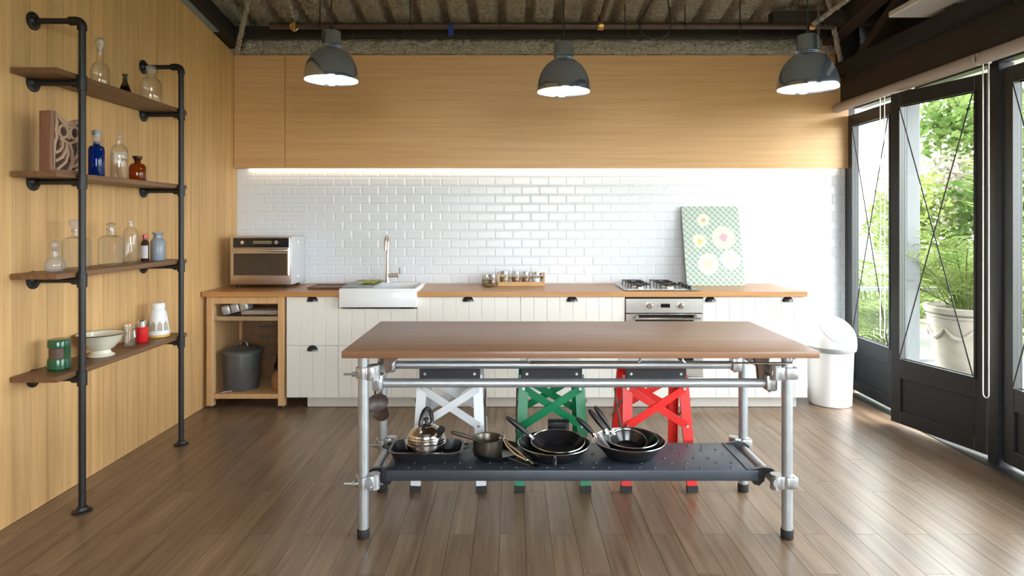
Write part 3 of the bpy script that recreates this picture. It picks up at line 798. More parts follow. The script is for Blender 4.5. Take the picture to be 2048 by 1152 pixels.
# loose jars left of it
jar(-.215, 5.335, ZT + .001, .038, .082, 'spice_olive', 'chrome', 'short glass jar leftmost on the counter beside the spice rack', 'glass_jar', None)
jar(-.160, 5.29, ZT + .001, .026, .085, 'spice_brown', 'steel', 'slim glass jar standing just left of the spice rack', 'glass_jar', None)
def bowl(x, y, z, r, h, mat, t, name='bowl', th=.003):
    pr = [(0, .001), (r * .5, .001), (r * .62, h * .12), (r * .88, h * .55), (r, h), (r - th, h), (r * .85, h * .57), (r * .58, h * .16), (0, h * .12)]
    return part(name, MB().lathe((x, y, z), pr, 28), mat, t)
gb = thing('glass_dish', 'little clear glass dish on the counter in front of the glass jars', 'dish', (-.19, 5.21, ZT))
bowl(-.19, 5.21, ZT, .05, .03, 'clear_glass', gb, 'dish')
part('contents', MB().lathe((-.19, 5.21, ZT), [(0, .008), (.028, .008), (.034, .016), (0, .02)], 16), 'spice_olive', gb)

# gas hob
hb_ = thing('gas_hob', 'stainless steel gas hob with black pan supports on the counter', 'hob', (1.16, 5.14, ZT))
hx0, hx1, hy0, hy1 = .872, 1.447, 4.885, 5.385
part('plate', MB().box(hx0, hx1, hy0, hy1, ZT + .0005, ZT + .010, .004, 1), 'steel', hb_)
part('well', MB().box(hx0 + .03, hx1 - .10, hy0 + .03, hy1 - .03, ZT + .010, ZT + .0135), 'steel', hb_)
for (bx_, by_, br) in ((hx0 + .13, hy0 + .13, .042), (hx0 + .13, hy1 - .13, .05), (hx0 + .36, hy0 + .13, .05), (hx0 + .36, hy1 - .13, .036)):
    bn = part('burner', MB().lathe((bx_, by_, ZT + .0135), [(br, 0), (br, .008), (br * .8, .016), (br * .5, .018)], 20), 'steel', hb_)
    part('burner_cap', MB().lathe((bx_, by_, ZT + .030), [(0, 0), (br * .72, 0), (br * .72, .006), (0, .009)], 20), 'black_enamel', bn)
    g = MB()
    for k in range(4):
        a = PI / 4 + k * PI / 2; c, s = math.cos(a), math.sin(a)
        g.tube([(bx_ + c * .105, by_ + s * .105, ZT + .012), (bx_ + c * .105, by_ + s * .105, ZT + .046), (bx_ + c * .03, by_ + s * .03, ZT + .046)], .005, 6)
    g.tube([(bx_ + math.cos(PI / 4 + k * PI / 2) * .105, by_ + math.sin(PI / 4 + k * PI / 2) * .105, ZT + .044) for k in range(4)], .005, 6, closed=True)
    part('pan_support', g, 'black_enamel', hb_)
for k in range(4):
    part('knob', MB().lathe((hx1 - .05, hy0 + .10 + .095 * k, ZT + .0105), [(.019, 0), (.017, .018), (.014, .022), (0, .022)], 16), 'black_plastic', hb_)

# leaning canvas
cw, chh = .486, .688
cv = MB().box(0, cw, 0, .022, 0, chh, .002, 1)
co = solid('canvas_print', cv, 'patchwork_print', 'green patterned canvas print leaning on the tiles beside the hob', 'canvas', (0, 0, 0))
tilt = math.asin((5.452 - 5.276) / chh)
co.location = (1.452, 5.272, ZT + .001); co.rotation_euler = (-tilt, 0, 0)

# ------------------------------------------------------------------ open wooden unit at left end
ou = thing('open_shelf_unit', 'open pine kitchen unit with wire shelf at the left end', 'shelf unit', (-2.05, 5.16, 0))
ux0, ux1, uy0, uy1 = -2.345, -1.745, 4.87, 5.45
for xx in (ux0, ux1 - .052):
    for yy in (uy0, uy1 - .052):
        lg = part('leg', MB().box(xx, xx + .052, yy, yy + .052, .02, ZU - .002, .003, 1), 'frame_wood', ou)
        part('foot', MB().lathe((xx + .026, yy + .026, .001), [(0, 0), (.018, 0), (.014, .02), (0, .02)], 12), 'black_rubber', lg)
part('top_rail', MB().box(ux0 + .052, ux1 - .052, uy0 + .002, uy0 + .03, .805, .855), 'frame_wood', ou)
part('top_rail', MB().box(ux0 + .052, ux1 - .052, uy1 - .03, uy1 - .002, .805, .855), 'frame_wood', ou)
part('bottom_shelf', MB().box(ux0 + .01, ux1 - .01, uy0 + .004, uy1 - .004, .075, .112, .002, 1), 'frame_wood', ou)
part('side_panel', MB().box(ux0 + .012, ux0 + .026, uy0 + .05, uy1 - .05, .112, .855), 'frame_wood', ou)
part('back_panel', MB().box(ux0 + .05, ux1 - .05, uy1 - .02, uy1 - .012, .112, .81), 'shelf_wood', ou)  # darker wood than the frame, shade of the interior put into its colour
zws = .685
w = MB()
for i in range(16):
    xx = ux0 + .045 + (ux1 - ux0 - .09) * i / 15
    w.cyl((xx, uy0 + .03, zws), (xx, uy1 - .03, zws), .003, 6)
for yy in (uy0 + .03, (uy0 + uy1) / 2, uy1 - .03): w.cyl((ux0 + .03, yy, zws), (ux1 - .03, yy, zws), .005, 6)
part('wire_shelf', w, 'wire_grey', ou)
part('shelf_lip', MB().box(ux0 + .03, ux1 - .03, uy0 + .018, uy0 + .026, zws - .012, zws + .02), 'steel', ou)
for zz in (.30, .38, .46, .54, .62):
    part('wire_rail', MB().cyl((ux0 + .2, uy1 - .06, zz), (ux1 - .05, uy1 - .06, zz), .009, 8), 'wire_grey', ou)
pb = thing('pedal_bin', 'grey round lidded pedal bin inside the open wooden unit', 'bin', (-2.12, 5.08, .113))
px_, py_ = -2.150, 5.06
part('body', MB().lathe((px_, py_, .113), [(0, 0), (.125, 0), (.13, .012), (.14, .28), (0, .28)], 32), 'pot_grey', pb)
ld = part('lid', MB().lathe((px_, py_, .113), [(.142, .278), (.158, .282), (.158, .295), (.145, .31), (.06, .33), (0, .333)], 32), 'pot_grey', pb)
part('lid_handle', MB().tube(arc((px_, py_, .443), (1, 0, 0), (0, 0, 1), .045, 0, PI, 10), .006, 8), 'pot_grey', ld)
part('pedal', MB().bar((px_ - .03, py_ - .12, .122), (px_ - .10, py_ - .17, .122), (1, -1, 0), .03, .008), 'chrome', pb)
pk = thing('foil_packet', 'crinkled silver foil packet tilted on the wire shelf of the open unit', 'packet', (-2.18, 5.0, zws))
m_ = Matrix.Translation((-2.265, 4.96, zws + .012)) @ Matrix.Rotation(-.24, 4, 'Y')
for k in range(3):
    part('pouch', MB().box(.002 + .072 * k, .07 + .072 * k, 0, .11, 0, .075, .016, 2).xf(m_), 'foil', pk)
part('clip', MB().box(.19, .21, .02, .09, .02, .06, .004, 1).xf(m_), 'black_plastic', pk)
solid('folded_cloth', MB().box(-2.16, -1.86, 5.05, 5.3, zws + .006, zws + .045, .014, 3), 'cloth_tan', 'folded tan cloth lying on the wire shelf', 'cloth', (-2.0, 5.18, zws + .006))
for i, (xx, yy, r, h, lab) in enumerate(((-1.86, 5.05, .05, .14, 'dark squat jar on the right floor of the open unit'), (-1.9, 5.2, .045, .22, 'dark tall bottle behind the squat jar in the open unit'))):
    t = thing('storage_jar', lab, 'jar', (xx, yy, .113))
    part('body', MB().lathe((xx, yy, .113), [(0, 0), (r, 0), (r, h * .7), (r * .6, h * .85), (r * .6, h), (0, h)], 20), 'dark_bottle' if i else 'spice_brown', t)
    part('lid', MB().lathe((xx, yy, .113), [(r * .66, h - .002), (r * .66, h + .018), (0, h + .02)], 16), 'black_plastic', t)

# ------------------------------------------------------------------ rubbish bin at right
bn = thing('rubbish_bin', 'tall white plastic bin with domed push lid beside the counter', 'bin', (2.53, 5.03, 0))
bx_, by_ = 2.515, 5.02
part('body', MB().lathe((bx_, by_, .002), [(0, 0), (.150, 0), (.155, .006), (.168, .40), (.170, .43), (0, .43)], 40), 'plastic_white', bn)
part('collar', MB().lathe((bx_, by_, .43), [(.171, -.01), (.186, .0), (.19, .02), (.182, .035), (.0, .035)], 40), 'plastic_grey', bn)
vs = [(.189, .030), (.190, .05)] + [(.19 * math.cos(a), .06 + .20 * math.sin(a)) for a in [PI / 2 * i / 10 for i in range(1, 10)]] + [(0, .262)]
dm = part('dome_lid', MB().lathe((bx_, by_, .43), vs, 40), 'plastic_white', bn)
pts = []
for i in range(25):
    a = -PI * .02 - PI * .96 * i / 24
    lx, lz = .125 * math.cos(a), .205 + .125 * math.sin(a)
    zz = max(.06, lz)
    rr = .19 * math.sqrt(max(0, 1 - ((lz - .06) / .20) ** 2)) if lz > .06 else .19
    yy = -math.sqrt(max(0.0004, rr * rr - lx * lx))
    pts.append((bx_ + lx, by_ + yy - .0005, .43 + lz))
part('flap_seam', MB().tube(pts, .0022, 6), 'plastic_grey', dm)

# ------------------------------------------------------------------ pipe shelf on the left wall
ps = thing('pipe_shelf', 'black iron pipe shelving with four wooden boards on the left wall', 'shelf', (-2.13, 3.62, 0))
PX = -2.131; PY = (3.148, 4.09); RZ = (2.124, 1.634, 1.147, .660); ZTOP = 2.431
def flange(mb_parent, c, axis):
    prof = [(0, 0), (.045, 0), (.045, .006), (.030, .010), (.024, .024), (.0, .024)]
    m = MB().lathe((0, 0, 0), prof, 20)
    if axis == 'X': m.xf(Matrix.Translation(c) @ Matrix.Rotation(PI / 2, 4, 'Y'))
    else: m.xf(Matrix.Translation(c))
    return part('flange', m, 'black_iron', mb_parent)
for yv in PY:
    po = part('pole', MB().cyl((PX, yv, .004), (PX, yv, ZTOP - .03), .0165, 16), 'black_iron', ps)
    flange(po, (PX, yv, .001), 'Z')
    top_ = MB().tube([(PX, yv, ZTOP - .045), (PX, yv, ZTOP - .03)] + arc((PX - .03, yv, ZTOP - .03), (1, 0, 0), (0, 0, 1), .03, 0, PI / 2, 6)[1:] + [(PX - .06, yv, ZTOP)], .022, 14)
    part('elbow', top_, 'black_iron', ps)
    rd = part('rod', MB().cyl((PX - .03, yv, ZTOP), (XL + .004, yv, ZTOP), .0145, 14), 'black_iron', ps)
    flange(rd, (XL + .0005, yv, ZTOP), 'X')
    for z in RZ:
        tee = MB().cyl((PX, yv, z - .035), (PX, yv, z + .035), .0225, 16).cyl((PX - .005, yv, z), (PX - .045, yv, z), .0225, 16)
        part('tee_joint', tee, 'black_iron', ps)
        rd = part('rod', MB().cyl((PX - .03, yv, z), (XL + .004, yv, z), .0145, 14), 'black_iron', ps)
        flange(rd, (XL + .0005, yv, z), 'X')
BZ = [z + .0155 for z in RZ]; BT = .027
SZ = [z + BT + .0005 for z in BZ]
for z in BZ:
    part('board', MB().box(XL + .006, PX - .018, 3.0, 4.2, z, z + BT, .002, 1), 'shelf_wood', ps)

def yat(px, x): return x * F / (px - CX)
def bottle(name, label, cat, px, shelf, X, prof, mat, extra=(), n=24, group=None):
    """prof in metres (r, z); extra = [(part name, profile, material)]"""
    y = yat(px, X); z = SZ[shelf]
    t = thing(name, label, cat, (X, y, z), group)
    part('glass' if 'glass' in mat else 'body', MB().lathe((X, y, z), prof, n), mat, t)
    for (nm, pr, mt) in extra: part(nm, MB().lathe((X, y, z), pr, n), mt, t)
    return t
def sphere(zc, r, n=8, r0=0.0): return [(r * math.cos(a), zc + r * math.sin(a)) for a in [-PI / 2 + PI * i / n for i in range(n + 1)]]
XI = -2.255
# top shelf
bottle('glass_decanter', 'clear glass decanter with stopper on the top shelf', 'decanter', 200, 0, XI, [(0, .002), (.042, .002), (.046, .01), (.046, .09), (.036, .125), (.017, .145), (.015, .20), (.022, .215)], 'clear_glass', [('stopper', [(0, .195), (.011, .195), (.013, .215), (.024, .235), (.026, .26), (.012, .275), (0, .276)], 'frost_glass')])
bottle('glass_flask', 'small smoky conical flask on the top shelf', 'flask', 250, 0, XI, [(0, .002), (.036, .002), (.038, .010), (.012, .088), (.011, .115), (.018, .128)], 'smoke_glass', [('liquid', [(0, .004), (.034, .004), (.034, .014), (.018, .058), (0, .058)], 'owl_dark')])
bottle('glass_jar', 'wide clear apothecary jar at the right of the top shelf', 'jar', 302, 0, XI, [(0, .002), (.056, .002), (.061, .012), (.061, .125), (.050, .155), (.026, .172), (.024, .195), (.034, .205)], 'clear_glass', [('stopper', [(0, .185), (.020, .185), (.024, .205), (.030, .215), (.026, .238), (0, .246)], 'frost_glass')])
# second shelf
bottle('blue_bottle', 'cobalt blue glass bottle behind the iron pole', 'bottle', 193, 1, -2.235, [(0, .002), (.036, .002), (.0385, .008), (.0385, .145), (.034, .162), (.016, .172), (.015, .19)], 'blue_glass', [('collar', [(.0165, .176), (.0175, .178), (.0215, .225), (.017, .228)], 'frost_glass'), ('stopper', [(0, .224), (.020, .224), (.022, .235), (.021, .250), (0, .252)], 'grey_glaze')])
bottle('clear_bottle', 'tall clear glass bottle between the blue and amber bottles', 'bottle', 239, 1, -2.235, [(0, .002), (.040, .002), (.043, .008), (.043, .165), (.036, .185), (.016, .200), (.015, .225), (.019, .23)], 'clear_glass', [('stopper', [(.010, .222), (.013, .23)] + sphere(.242, .014)[2:], 'frost_glass'), ('printed_band', [(.0432, .118), (.0434, .119), (.0434, .150), (.0432, .151)], 'frost_glass')])
bottle('amber_bottle', 'small amber brown glass bottle with dark stopper', 'bottle', 275, 1, -2.235, [(0, .002), (.042, .002), (.045, .008), (.045, .085), (.036, .102), (.018, .108), (.017, .125), (.025, .131)], 'amber_glass', [('stopper', [(0, .112), (.015, .112), (.016, .132), (.026, .136), (.028, .150), (0, .152)], 'dark_bottle')])
# third shelf
bottle('round_decanter', 'little round bellied glass decanter at the left of the third shelf', 'decanter', 110, 2, XI, [(0, .002), (.036, .002), (.046, .022), (.045, .045), (.030, .065), (.016, .074), (.015, .10), (.020, .106)], 'frost_glass', [('stopper', [(0, .098), (.012, .098), (.014, .108)] + sphere(.132, .023)[1:], 'frost_glass')])
for px, lab, h in ((153, 'square clear decanter with broad stopper, largest on the third shelf', .0), (222, 'square clear decanter with flat stopper in the middle of the third shelf', .0)):
    y = yat(px, XI); z = SZ[2]
    t = thing('square_decanter', lab, 'decanter', (XI, y, z), 'glass decanters on the third shelf')
    w = .052
    mb = MB(); ring = []
    for (s, zz) in ((.9, .002), (1, .008), (1, .14), (.9, .158), (.42, .172), (.36, .205)):
        m = len(mb.v)
        for j in range(24):
            a = 2 * PI * j / 24; c, s_ = math.cos(a), math.sin(a)
            e = 1 / max(abs(c), abs(s_)) if s > .5 else 1.0
            e = min(e, 1.25)
            mb.v.append(Vector((XI + w * s * e * c, y + w * s * e * s_, z + zz)))
        if ring: mb.f += [(ring[-1] + j, ring[-1] + (j + 1) % 24, m + (j + 1) % 24, m + j) for j in range(24)]
        else: mb.f.append(tuple(range(m + 23, m - 1, -1)))
        ring.append(m)
    part('glass', mb, 'clear_glass', t)
    part('neck_collar', MB().lathe((XI, y, z), [(.019, .196), (.024, .198), (.024, .208), (.019, .210)], 20), 'frost_glass', t)
    if px == 153: part('stopper', MB().lathe((XI, y, z), [(0, .19), (.014, .19), (.016, .212), (.032, .232), (.036, .246), (.028, .256), (0, .258)], 20), 'frost_glass', t)
    else: part('stopper', MB().lathe((XI, y, z), [(0, .19), (.014, .19), (.012, .216), (.026, .232), (.010, .240), (0, .241)], 20), 'frost_glass', t)
bottle('tall_bottle', 'tall round shouldered clear bottle on the third shelf', 'bottle', 262, 2, XI, [(0, .002), (.037, .002), (.040, .008), (.040, .17), (.034, .195), (.018, .212), (.015, .232), (.017, .24)], 'clear_glass', [('stopper', [(0, .232), (.013, .232), (.014, .25), (0, .252)], 'frost_glass')])
t = bottle('slim_bottle', 'slim dark brown bottle with pale label', 'bottle', 290, 2, XI, [(0, .001), (.021, .001), (.023, .006), (.023, .115), (.016, .128), (.010, .134), (.010, .15), (0, .15)], 'dark_bottle', [('cap', [(.011, .144), (.014, .145), (.014, .165), (0, .166)], 'red_enamel')])
y = yat(290, XI)
lb = MB(); vs = []
for i in range(9):
    a = -PI * .95 + PI * .85 * i / 8
    for zz in (.022, .10): vs.append((XI + .0236 * math.cos(a), y + .0236 * math.sin(a), SZ[2] + zz))
lb.add(vs, [(2 * i, 2 * i + 2, 2 * i + 3, 2 * i + 1) for i in range(8)])
part('label', lb, 'label_paper', t, fix=False)
bottle('stoneware_bottle', 'blue grey stoneware jar at the right of the third shelf', 'jar', 316, 2, XI, [(0, .001), (.040, .001), (.043, .008), (.043, .118), (.034, .135), (.026, .142), (.026, .162), (.033, .168), (.033, .176), (.026, .178), (.022, .165), (0, .165)], 'grey_glaze')
# bottom shelf
y = yat(118, XI); z = SZ[3]
t = thing('green_caddy', 'dark green enamel caddy with brown waist at the left of the bottom shelf', 'caddy', (XI, y, z))
part('base', MB().lathe((XI, y, z), [(0, .001), (.046, .001), (.050, .006), (.050, .045), (.046, .058), (.0, .058)], 28), 'green_enamel', t)
part('waist', MB().lathe((XI, y, z), [(.043, .056), (.043, .112)], 28), 'tin_brown', t)
part('lid', MB().lathe((XI, y, z), [(.044, .108), (.049, .112), (.049, .142), (.045, .150), (0, .151)], 28), 'green_enamel', t)
part('side_band', MB().box(XI + .035, XI + .049, y - .018, y + .018, z + .05, z + .12, .004, 1), 'green_enamel', t)
yb_ = 3.475
t = thing('footed_bowl', 'cream enamel bowl on a foot standing on the bottom shelf', 'bowl', (XI, yb_, z))
part('bowl', MB().lathe((XI + .005, yb_, z), [(0, .03), (.042, .03), (.066, .045), (.098, .085), (.112, .115), (.117, .118), (.117, .122), (.110, .121), (.094, .09), (.062, .054), (0, .042)], 40), 'cream_enamel', t)
part('foot', MB().lathe((XI + .005, yb_, z), [(0, .002), (.066, .001), (.068, .006), (.05, .018), (.046, .034)], 32), 'cream_enamel', t)
part('rim', MB().tube([(XI + .005 + .117 * math.cos(2 * PI * i / 36), yb_ + .117 * math.sin(2 * PI * i / 36), z + .121) for i in range(36)], .0025, 6, closed=True), 'black_enamel', t)
y = yat(259, XI)
t = thing('glass_mug', 'clear glass mug standing between the bowl and the red shaker', 'mug', (XI, y, z))
part('glass', MB().lathe((XI, y, z), [(0, .003), (.033, .002), (.036, .008), (.036, .10), (.038, .122), (.036, .122), (.033, .10), (.032, .012), (0, .010)], 24), 'clear_glass', t)
part('handle', MB().tube([(XI + .03, y - .018, z + .10), (XI + .05, y - .035, z + .095), (XI + .054, y - .038, z + .06), (XI + .03, y - .018, z + .03)], .006, 8), 'frost_glass', t)
bottle('red_shaker', 'red enamel shaker with chrome top', 'shaker', 283, 3, XI, [(0, .001), (.034, .001), (.037, .006), (.037, .085), (.030, .094), (0, .094)], 'red_enamel', [('cap', [(.022, .092), (.024, .094), (.023, .128), (.018, .134), (0, .135)], 'chrome')])
y = yat(317, XI)
t = thing('white_lantern', 'white ceramic lantern jar on an ochre base at the right of the bottom shelf', 'lantern', (XI, y, z))
part('base', MB().lathe((XI, y, z), [(0, .001), (.064, .001), (.067, .006), (.066, .018), (0, .018)], 32), 'ochre_base', t)
part('body', MB().lathe((XI, y, z), [(.066, .018), (.067, .03), (.060, .075), (.050, .14), (.043, .168), (.036, .174), (.036, .18), (0, .18)], 32), 'porcelain', t)
part('lid', MB().lathe((XI, y, z), [(.036, .18), (.040, .184), (.040, .208), (.034, .216), (0, .217)], 28), 'porcelain', t)
for k in range(5):
    a = -PI * .5 + (k - 2) * .62; mb = MB()
    vs = []
    for i, (zz, hw) in enumerate(((.045, .24), (.085, .22), (.105, .02))):
        r = .0645 + (.052 - .0645) * (zz - .045) / .08 + .0035
        for s in (-1, 1): vs.append((XI + r * math.cos(a + s * hw), y + r * math.sin(a + s * hw), z + zz))
    mb.add(vs, [(0, 1, 3, 2), (2, 3, 5, 4)])
    part('cut_out', mb, 'porcelain_shade', t, fix=False)

# owl carving on the second shelf
ow = thing('owl_carving', 'brown pierced wooden owl carving on the second shelf', 'carving', (-2.235, 3.15, SZ[1]))
OW, OH, OD = .152, .285, .066
def owl_m():
    return Matrix.Translation((-2.225, 3.05, SZ[1])) @ Matrix.Rotation(math.radians(78), 4, 'Z')
om = owl_m()
ol = [(0, 0), (.93, 0), (.96, .1), (.98, .40), (.93, .52), (.98, .68), (.97, .80), (1.06, .965), (.78, .90), (.60, .86), (.50, .85), (.36, .885), (.05, 1.0), (.10, .84), (.06, .70), (.10, .60), (.02, .48), (-.02, .25)]
def op(u, v): return (u * OW, v * OH)
bk = MB().prism([(op(u, v)[0], -OD * .28, op(u, v)[1]) for u, v in ol], (0, OD * .55, 0)).xf(om)
part('shade_backing', bk, 'owl_dark', ow)  # dark sheet coloured as the shade inside the piercings
sd = MB().box(-.022, .0, -OD * .5, OD * .5, 0, OH * 1.02, .002, 1).xf(om)
part('side_board', sd, 'owl_wood', ow)
def band(pts, wd=.045, dep=OD * .5, closed=False):
    pts = [Vector((u * OW, v * OH)) for u, v in pts]; k = len(pts); L = []; R = []
    for i in range(k):
        a = pts[(i - 1) % k] if (closed or i > 0) else pts[i]; b = pts[(i + 1) % k] if (closed or i < k - 1) else pts[i]
        d = (b - a).normalized(); nn = Vector((-d.y, d.x)) * (wd * OW)
        L.append(pts[i] + nn); R.append(pts[i] - nn)
    vs = []
    for q, rr in zip(L, R):
        vs += [(q.x, -dep, q.y), (rr.x, -dep, rr.y), (q.x, -OD * .25, q.y), (rr.x, -OD * .25, rr.y)]
    fs = []
    m = k if closed else k - 1
    for i in range(m):
        a, b = 4 * i, 4 * ((i + 1) % k)
        fs += [(a, b, b + 1, a + 1), (a, a + 2, b + 2, b), (a + 1, b + 1, b + 3, a + 3)]
    if not closed: fs += [(0, 1, 3, 2), (4 * k - 4, 4 * k - 2, 4 * k - 1, 4 * k - 3)]
    return MB().add(vs, fs).xf(om)
part('outline', band(ol, .05, closed=True), 'owl_edge_wood', ow)
for ex in (.33, .74):
    part('eye_ring', band([(ex + .165 * math.cos(2 * PI * i / 18), .70 + .105 * math.sin(2 * PI * i / 18)) for i in range(18)], .045, closed=True), 'owl_edge_wood', ow)
    part('pupil', band([(ex + .05 * math.cos(2 * PI * i / 10), .70 + .032 * math.sin(2 * PI * i / 10)) for i in range(10)], .05, dep=OD * .42, closed=True), 'owl_dark', ow)
part('beak', MB().prism([(.53 * OW - .010, -OD * .5, .64 * OH), (.53 * OW + .010, -OD * .5, .64 * OH), (.53 * OW, -OD * .5, .555 * OH)], (0, OD * .25, 0)).xf(om), 'owl_edge_wood', ow)
part('brow', band([(.08, .97), (.30, .86), (.53, .79), (.76, .86), (1.0, .94)], .045), 'owl_edge_wood', ow)
for pts in ([(.20, .58), (.40, .53), (.53, .50), (.66, .53), (.88, .58)],
            [(.46, .52), (.44, .40), (.30, .26), (.06, .18)], [(.46, .46), (.50, .32), (.42, .18), (.10, .04)], [(.30, .54), (.30, .44), (.20, .36), (.05, .32)],
            [(.56, .50), (.66, .36), (.70, .20), (.56, .04)], [(.95, .40), (.84, .30), (.72, .24)], [(.96, .26), (.84, .16), (.66, .10)], [(.94, .12), (.84, .05), (.74, .03)]):
    part('feather_band', band(pts, .04), 'owl_edge_wood', ow)
part('base', MB().box(-.02, OW * 1.0, -OD * .55, OD * .5, 0, .012, .002, 1).xf(om), 'owl_wood', ow)

# ------------------------------------------------------------------ island table
tb = thing('island_table', 'large brown wooden island table on a scaffold pipe frame', 'table', (.3, 3.2, 0))
TX0, TX1, TY0, TY1, TZ = -.760, 1.372, 2.828, 3.676, .860
part('table_top', MB().box(TX0, TX1, TY0, TY1, TZ - .032, TZ, .003, 2), 'table_wood', tb)
LEGS = {'fl': (-.676, 2.89), 'fr': (1.250, 2.885), 'bl': (-.690, 3.385), 'br': (1.232, 3.385)}
LR = .0242
for k, (lx, ly) in LEGS.items():
    lg = part('leg', MB().cyl((lx, ly, .03), (lx, ly, TZ - .033), LR, 20), 'galvanised', tb)
    part('foot_cap', MB().lathe((lx, ly, .001), [(0, 0), (.026, 0), (.028, .006), (.028, .038), (.026, .042), (0, .042)], 20), 'black_rubber', lg)
rail_f, rail_b = .690, .685
part('rail', MB().cyl((-.60, 2.942, rail_f), (1.175, 2.942, rail_f), .0205, 18), 'galvanised', tb)
part('rail', MB().cyl((-.61, 3.335, rail_b), (1.16, 3.335, rail_b), .0205, 18), 'galvanised', tb)
for xx in (-.625, 1.195):
    part('cross_rail', MB().cyl((xx, 2.87, .752), (xx, 3.41, .752), .0205, 16), 'galvanised', tb)
for xx in (-.648, 1.197):
    part('cross_rail', MB().cyl((xx, 2.86, .258), (xx, 3.42, .258), .0205, 16), 'galvanised', tb)
def coupler(x, y, z, sx, sy):
    """scaffold coupler: a jaw round the leg and a jaw toward the cross pipe, with bolts"""
    g = part('coupler', MB().lathe((x, y, z), [(.0245, -.026), (.034, -.024), (.036, 0), (.034, .024), (.0245, .026)], 18).box(x + (sx * .018 if sx > 0 else sx * .055), x + (sx * .055 if sx > 0 else sx * .018), y - .028, y + .028, z - .03, z + .03, .008, 2)
             .cyl((x + sx * .05, y, z - .034), (x + sx * .05, y, z + .034), .026, 16), 'coupler_steel', tb)
    if sx < 0:
        part('jaw', MB().box(x - .014, x + .038, y - .036, y + .036, z - .026, z + .028, .007, 2), 'coupler_steel', g)
        return g
    b = MB().cyl((x - sx * .015, y - .036, z), (x - sx * .08, y - .036, z), .0055, 8)
    b.cyl((x - sx * .030, y - .036, z), (x - sx * .042, y - .036, z), .012, 6)
    b.cyl((x + sx * .045, y - .035, z - .012), (x + sx * .045, y - .06, z - .012), .006, 8); b.cyl((x + sx * .045, y - .04, z - .012), (x + sx * .045, y - .05, z - .012), .012, 6)
    part('bolt', b, 'coupler_steel', g)
    return g
for k, (lx, ly) in LEGS.items():
    s = 1 if k[1] == 'l' else -1
    for zz in (.752, .258): coupler(lx, ly, zz, s, 0)
    f = k[0] == 'f'
    part('clamp', MB().box(lx + s * .058 - .026, lx + s * .058 + .026, ly + (.02 if f else -.085), ly + (.085 if f else -.02), (rail_f if f else rail_b) - .032, (rail_f if f else rail_b) + .045, .012, 2)
         .cyl((lx + s * .06, ly + (.05 if f else -.05), (rail_f if f else rail_b) - .04), (lx + s * .06, ly + (.05 if f else -.05), (rail_f if f else rail_b) + .06), .008, 8), 'coupler_steel', tb)
part('corner_bracket', MB().prism([(1.09, 2.955, .826), (1.205, 2.955, .826), (1.185, 2.955, .735), (1.165, 2.955, .70), (1.15, 2.955, .70), (1.145, 2.955, .76), (1.13, 2.955, .80)], (0, .03, 0)), 'coupler_rust', tb)
part('corner_bracket', MB().prism([(-.47, 2.955, .826), (-.605, 2.955, .826), (-.59, 2.955, .735), (-.575, 2.955, .73), (-.565, 2.955, .77), (-.53, 2.955, .80)], (0, .03, 0)), 'coupler_rust', tb)
# utensil rails under the front edge
for a, b in ((.07, .575), (.765, 1.265)):
    yv, zv = 2.848, .803
    part('utensil_rail', MB().tube([(a, yv, TZ - .033), (a, yv, zv + .012), (a + .012, yv, zv), (b - .012, yv, zv), (b, yv, zv + .012), (b, yv, TZ - .033)], .0055, 8), 'chrome', tb)
# black platform shelf
SX0, SX1, SY0, SY1, SH = -.585, 1.140, 2.935, 3.305, .287
pf = part('platform', MB().box(SX0, SX1, SY0, SY1, SH - .05, SH, .004, 2), 'platform', tb)
part('end_strip', MB().box(SX1 - .05, SX1 - .046, SY0 + .005, SY1 - .005, SH, SH + .003), 'black_enamel', pf)
part('end_strip', MB().box(SX0 + .046, SX0 + .05, SY0 + .005, SY1 - .005, SH, SH + .003), 'black_enamel', pf)
for xx, s in ((SX1, 1), (SX0, -1)):
    for yy in (SY0 + .004, SY1 - .024):
        hk = [(xx - s * .06, yy, SH - .004), (xx + s * .02, yy, SH + .012), (xx + s * .062, yy, SH + .008), (xx + s * .088, yy, SH - .012), (xx + s * .084, yy, SH - .02), (xx + s * .06, yy, SH - .006), (xx + s * .035, yy, SH - .014), (xx + s * .028, yy, SH - .05), (xx + s * .005, yy, SH - .072), (xx - s * .02, yy, SH - .066), (xx - s * .03, yy, SH - .045)]
        part('hook', MB().prism(hk, (0, .02, 0)), 'black_enamel', pf)
st = MB(); i = 0
xx = SX0 + .10
while xx < SX1 - .07:
    for j in range(6):
        yy = SY0 + .035 + .058 * j
        if (i // 1 + j) % 3 != 2: st.lathe((xx + .02 * (j % 2), yy, SH - .0005), [(.0075, 0), (.006, .004), (.0, .0048)], 8)
    xx += .072; i += 1
part('grip_stud', st, 'platform', pf, stuff=True)

# two dark ladles hanging at the left
for i, (xx, yy, zz, r, sy) in enumerate(((-.632, 2.955, .60, .052, .35), (-.612, 3.0, .545, .055, .4))):
    t = thing('hanging_skimmer', ('dark brown skimmer hanging at the left table leg, upper one', 'dark brown skimmer hanging at the left table leg, lower one')[i], 'skimmer', (xx, yy, zz), 'skimmers hanging on the table frame')
    part('bowl', MB().lathe((0, 0, 0), [(0, 0), (r * .6, .006), (r, .022), (r * .96, .024), (r * .55, .010), (0, .004)], 24, 1.0, .8).xf(Matrix.Translation((xx, yy, zz)) @ Matrix.Rotation(.5 - .9 * i, 4, 'Z') @ Matrix.Rotation(PI / 2, 4, 'X')), 'leather_brown', t)
    part('handle', MB().tube([(xx, yy - .02, zz + .03), (xx, yy - .022, zz + .09), (xx - .004, yy - .01, .705 - .028 * i + .0)], [.006, .005, .004], 8), 'leather_brown', t)
    part('hook', MB().tube(arc((xx - .004, yy - .01, .712), (1, 0, 0), (0, 0, 1), .012, -PI / 2, PI, 8), .003, 6), 'coupler_steel', t)

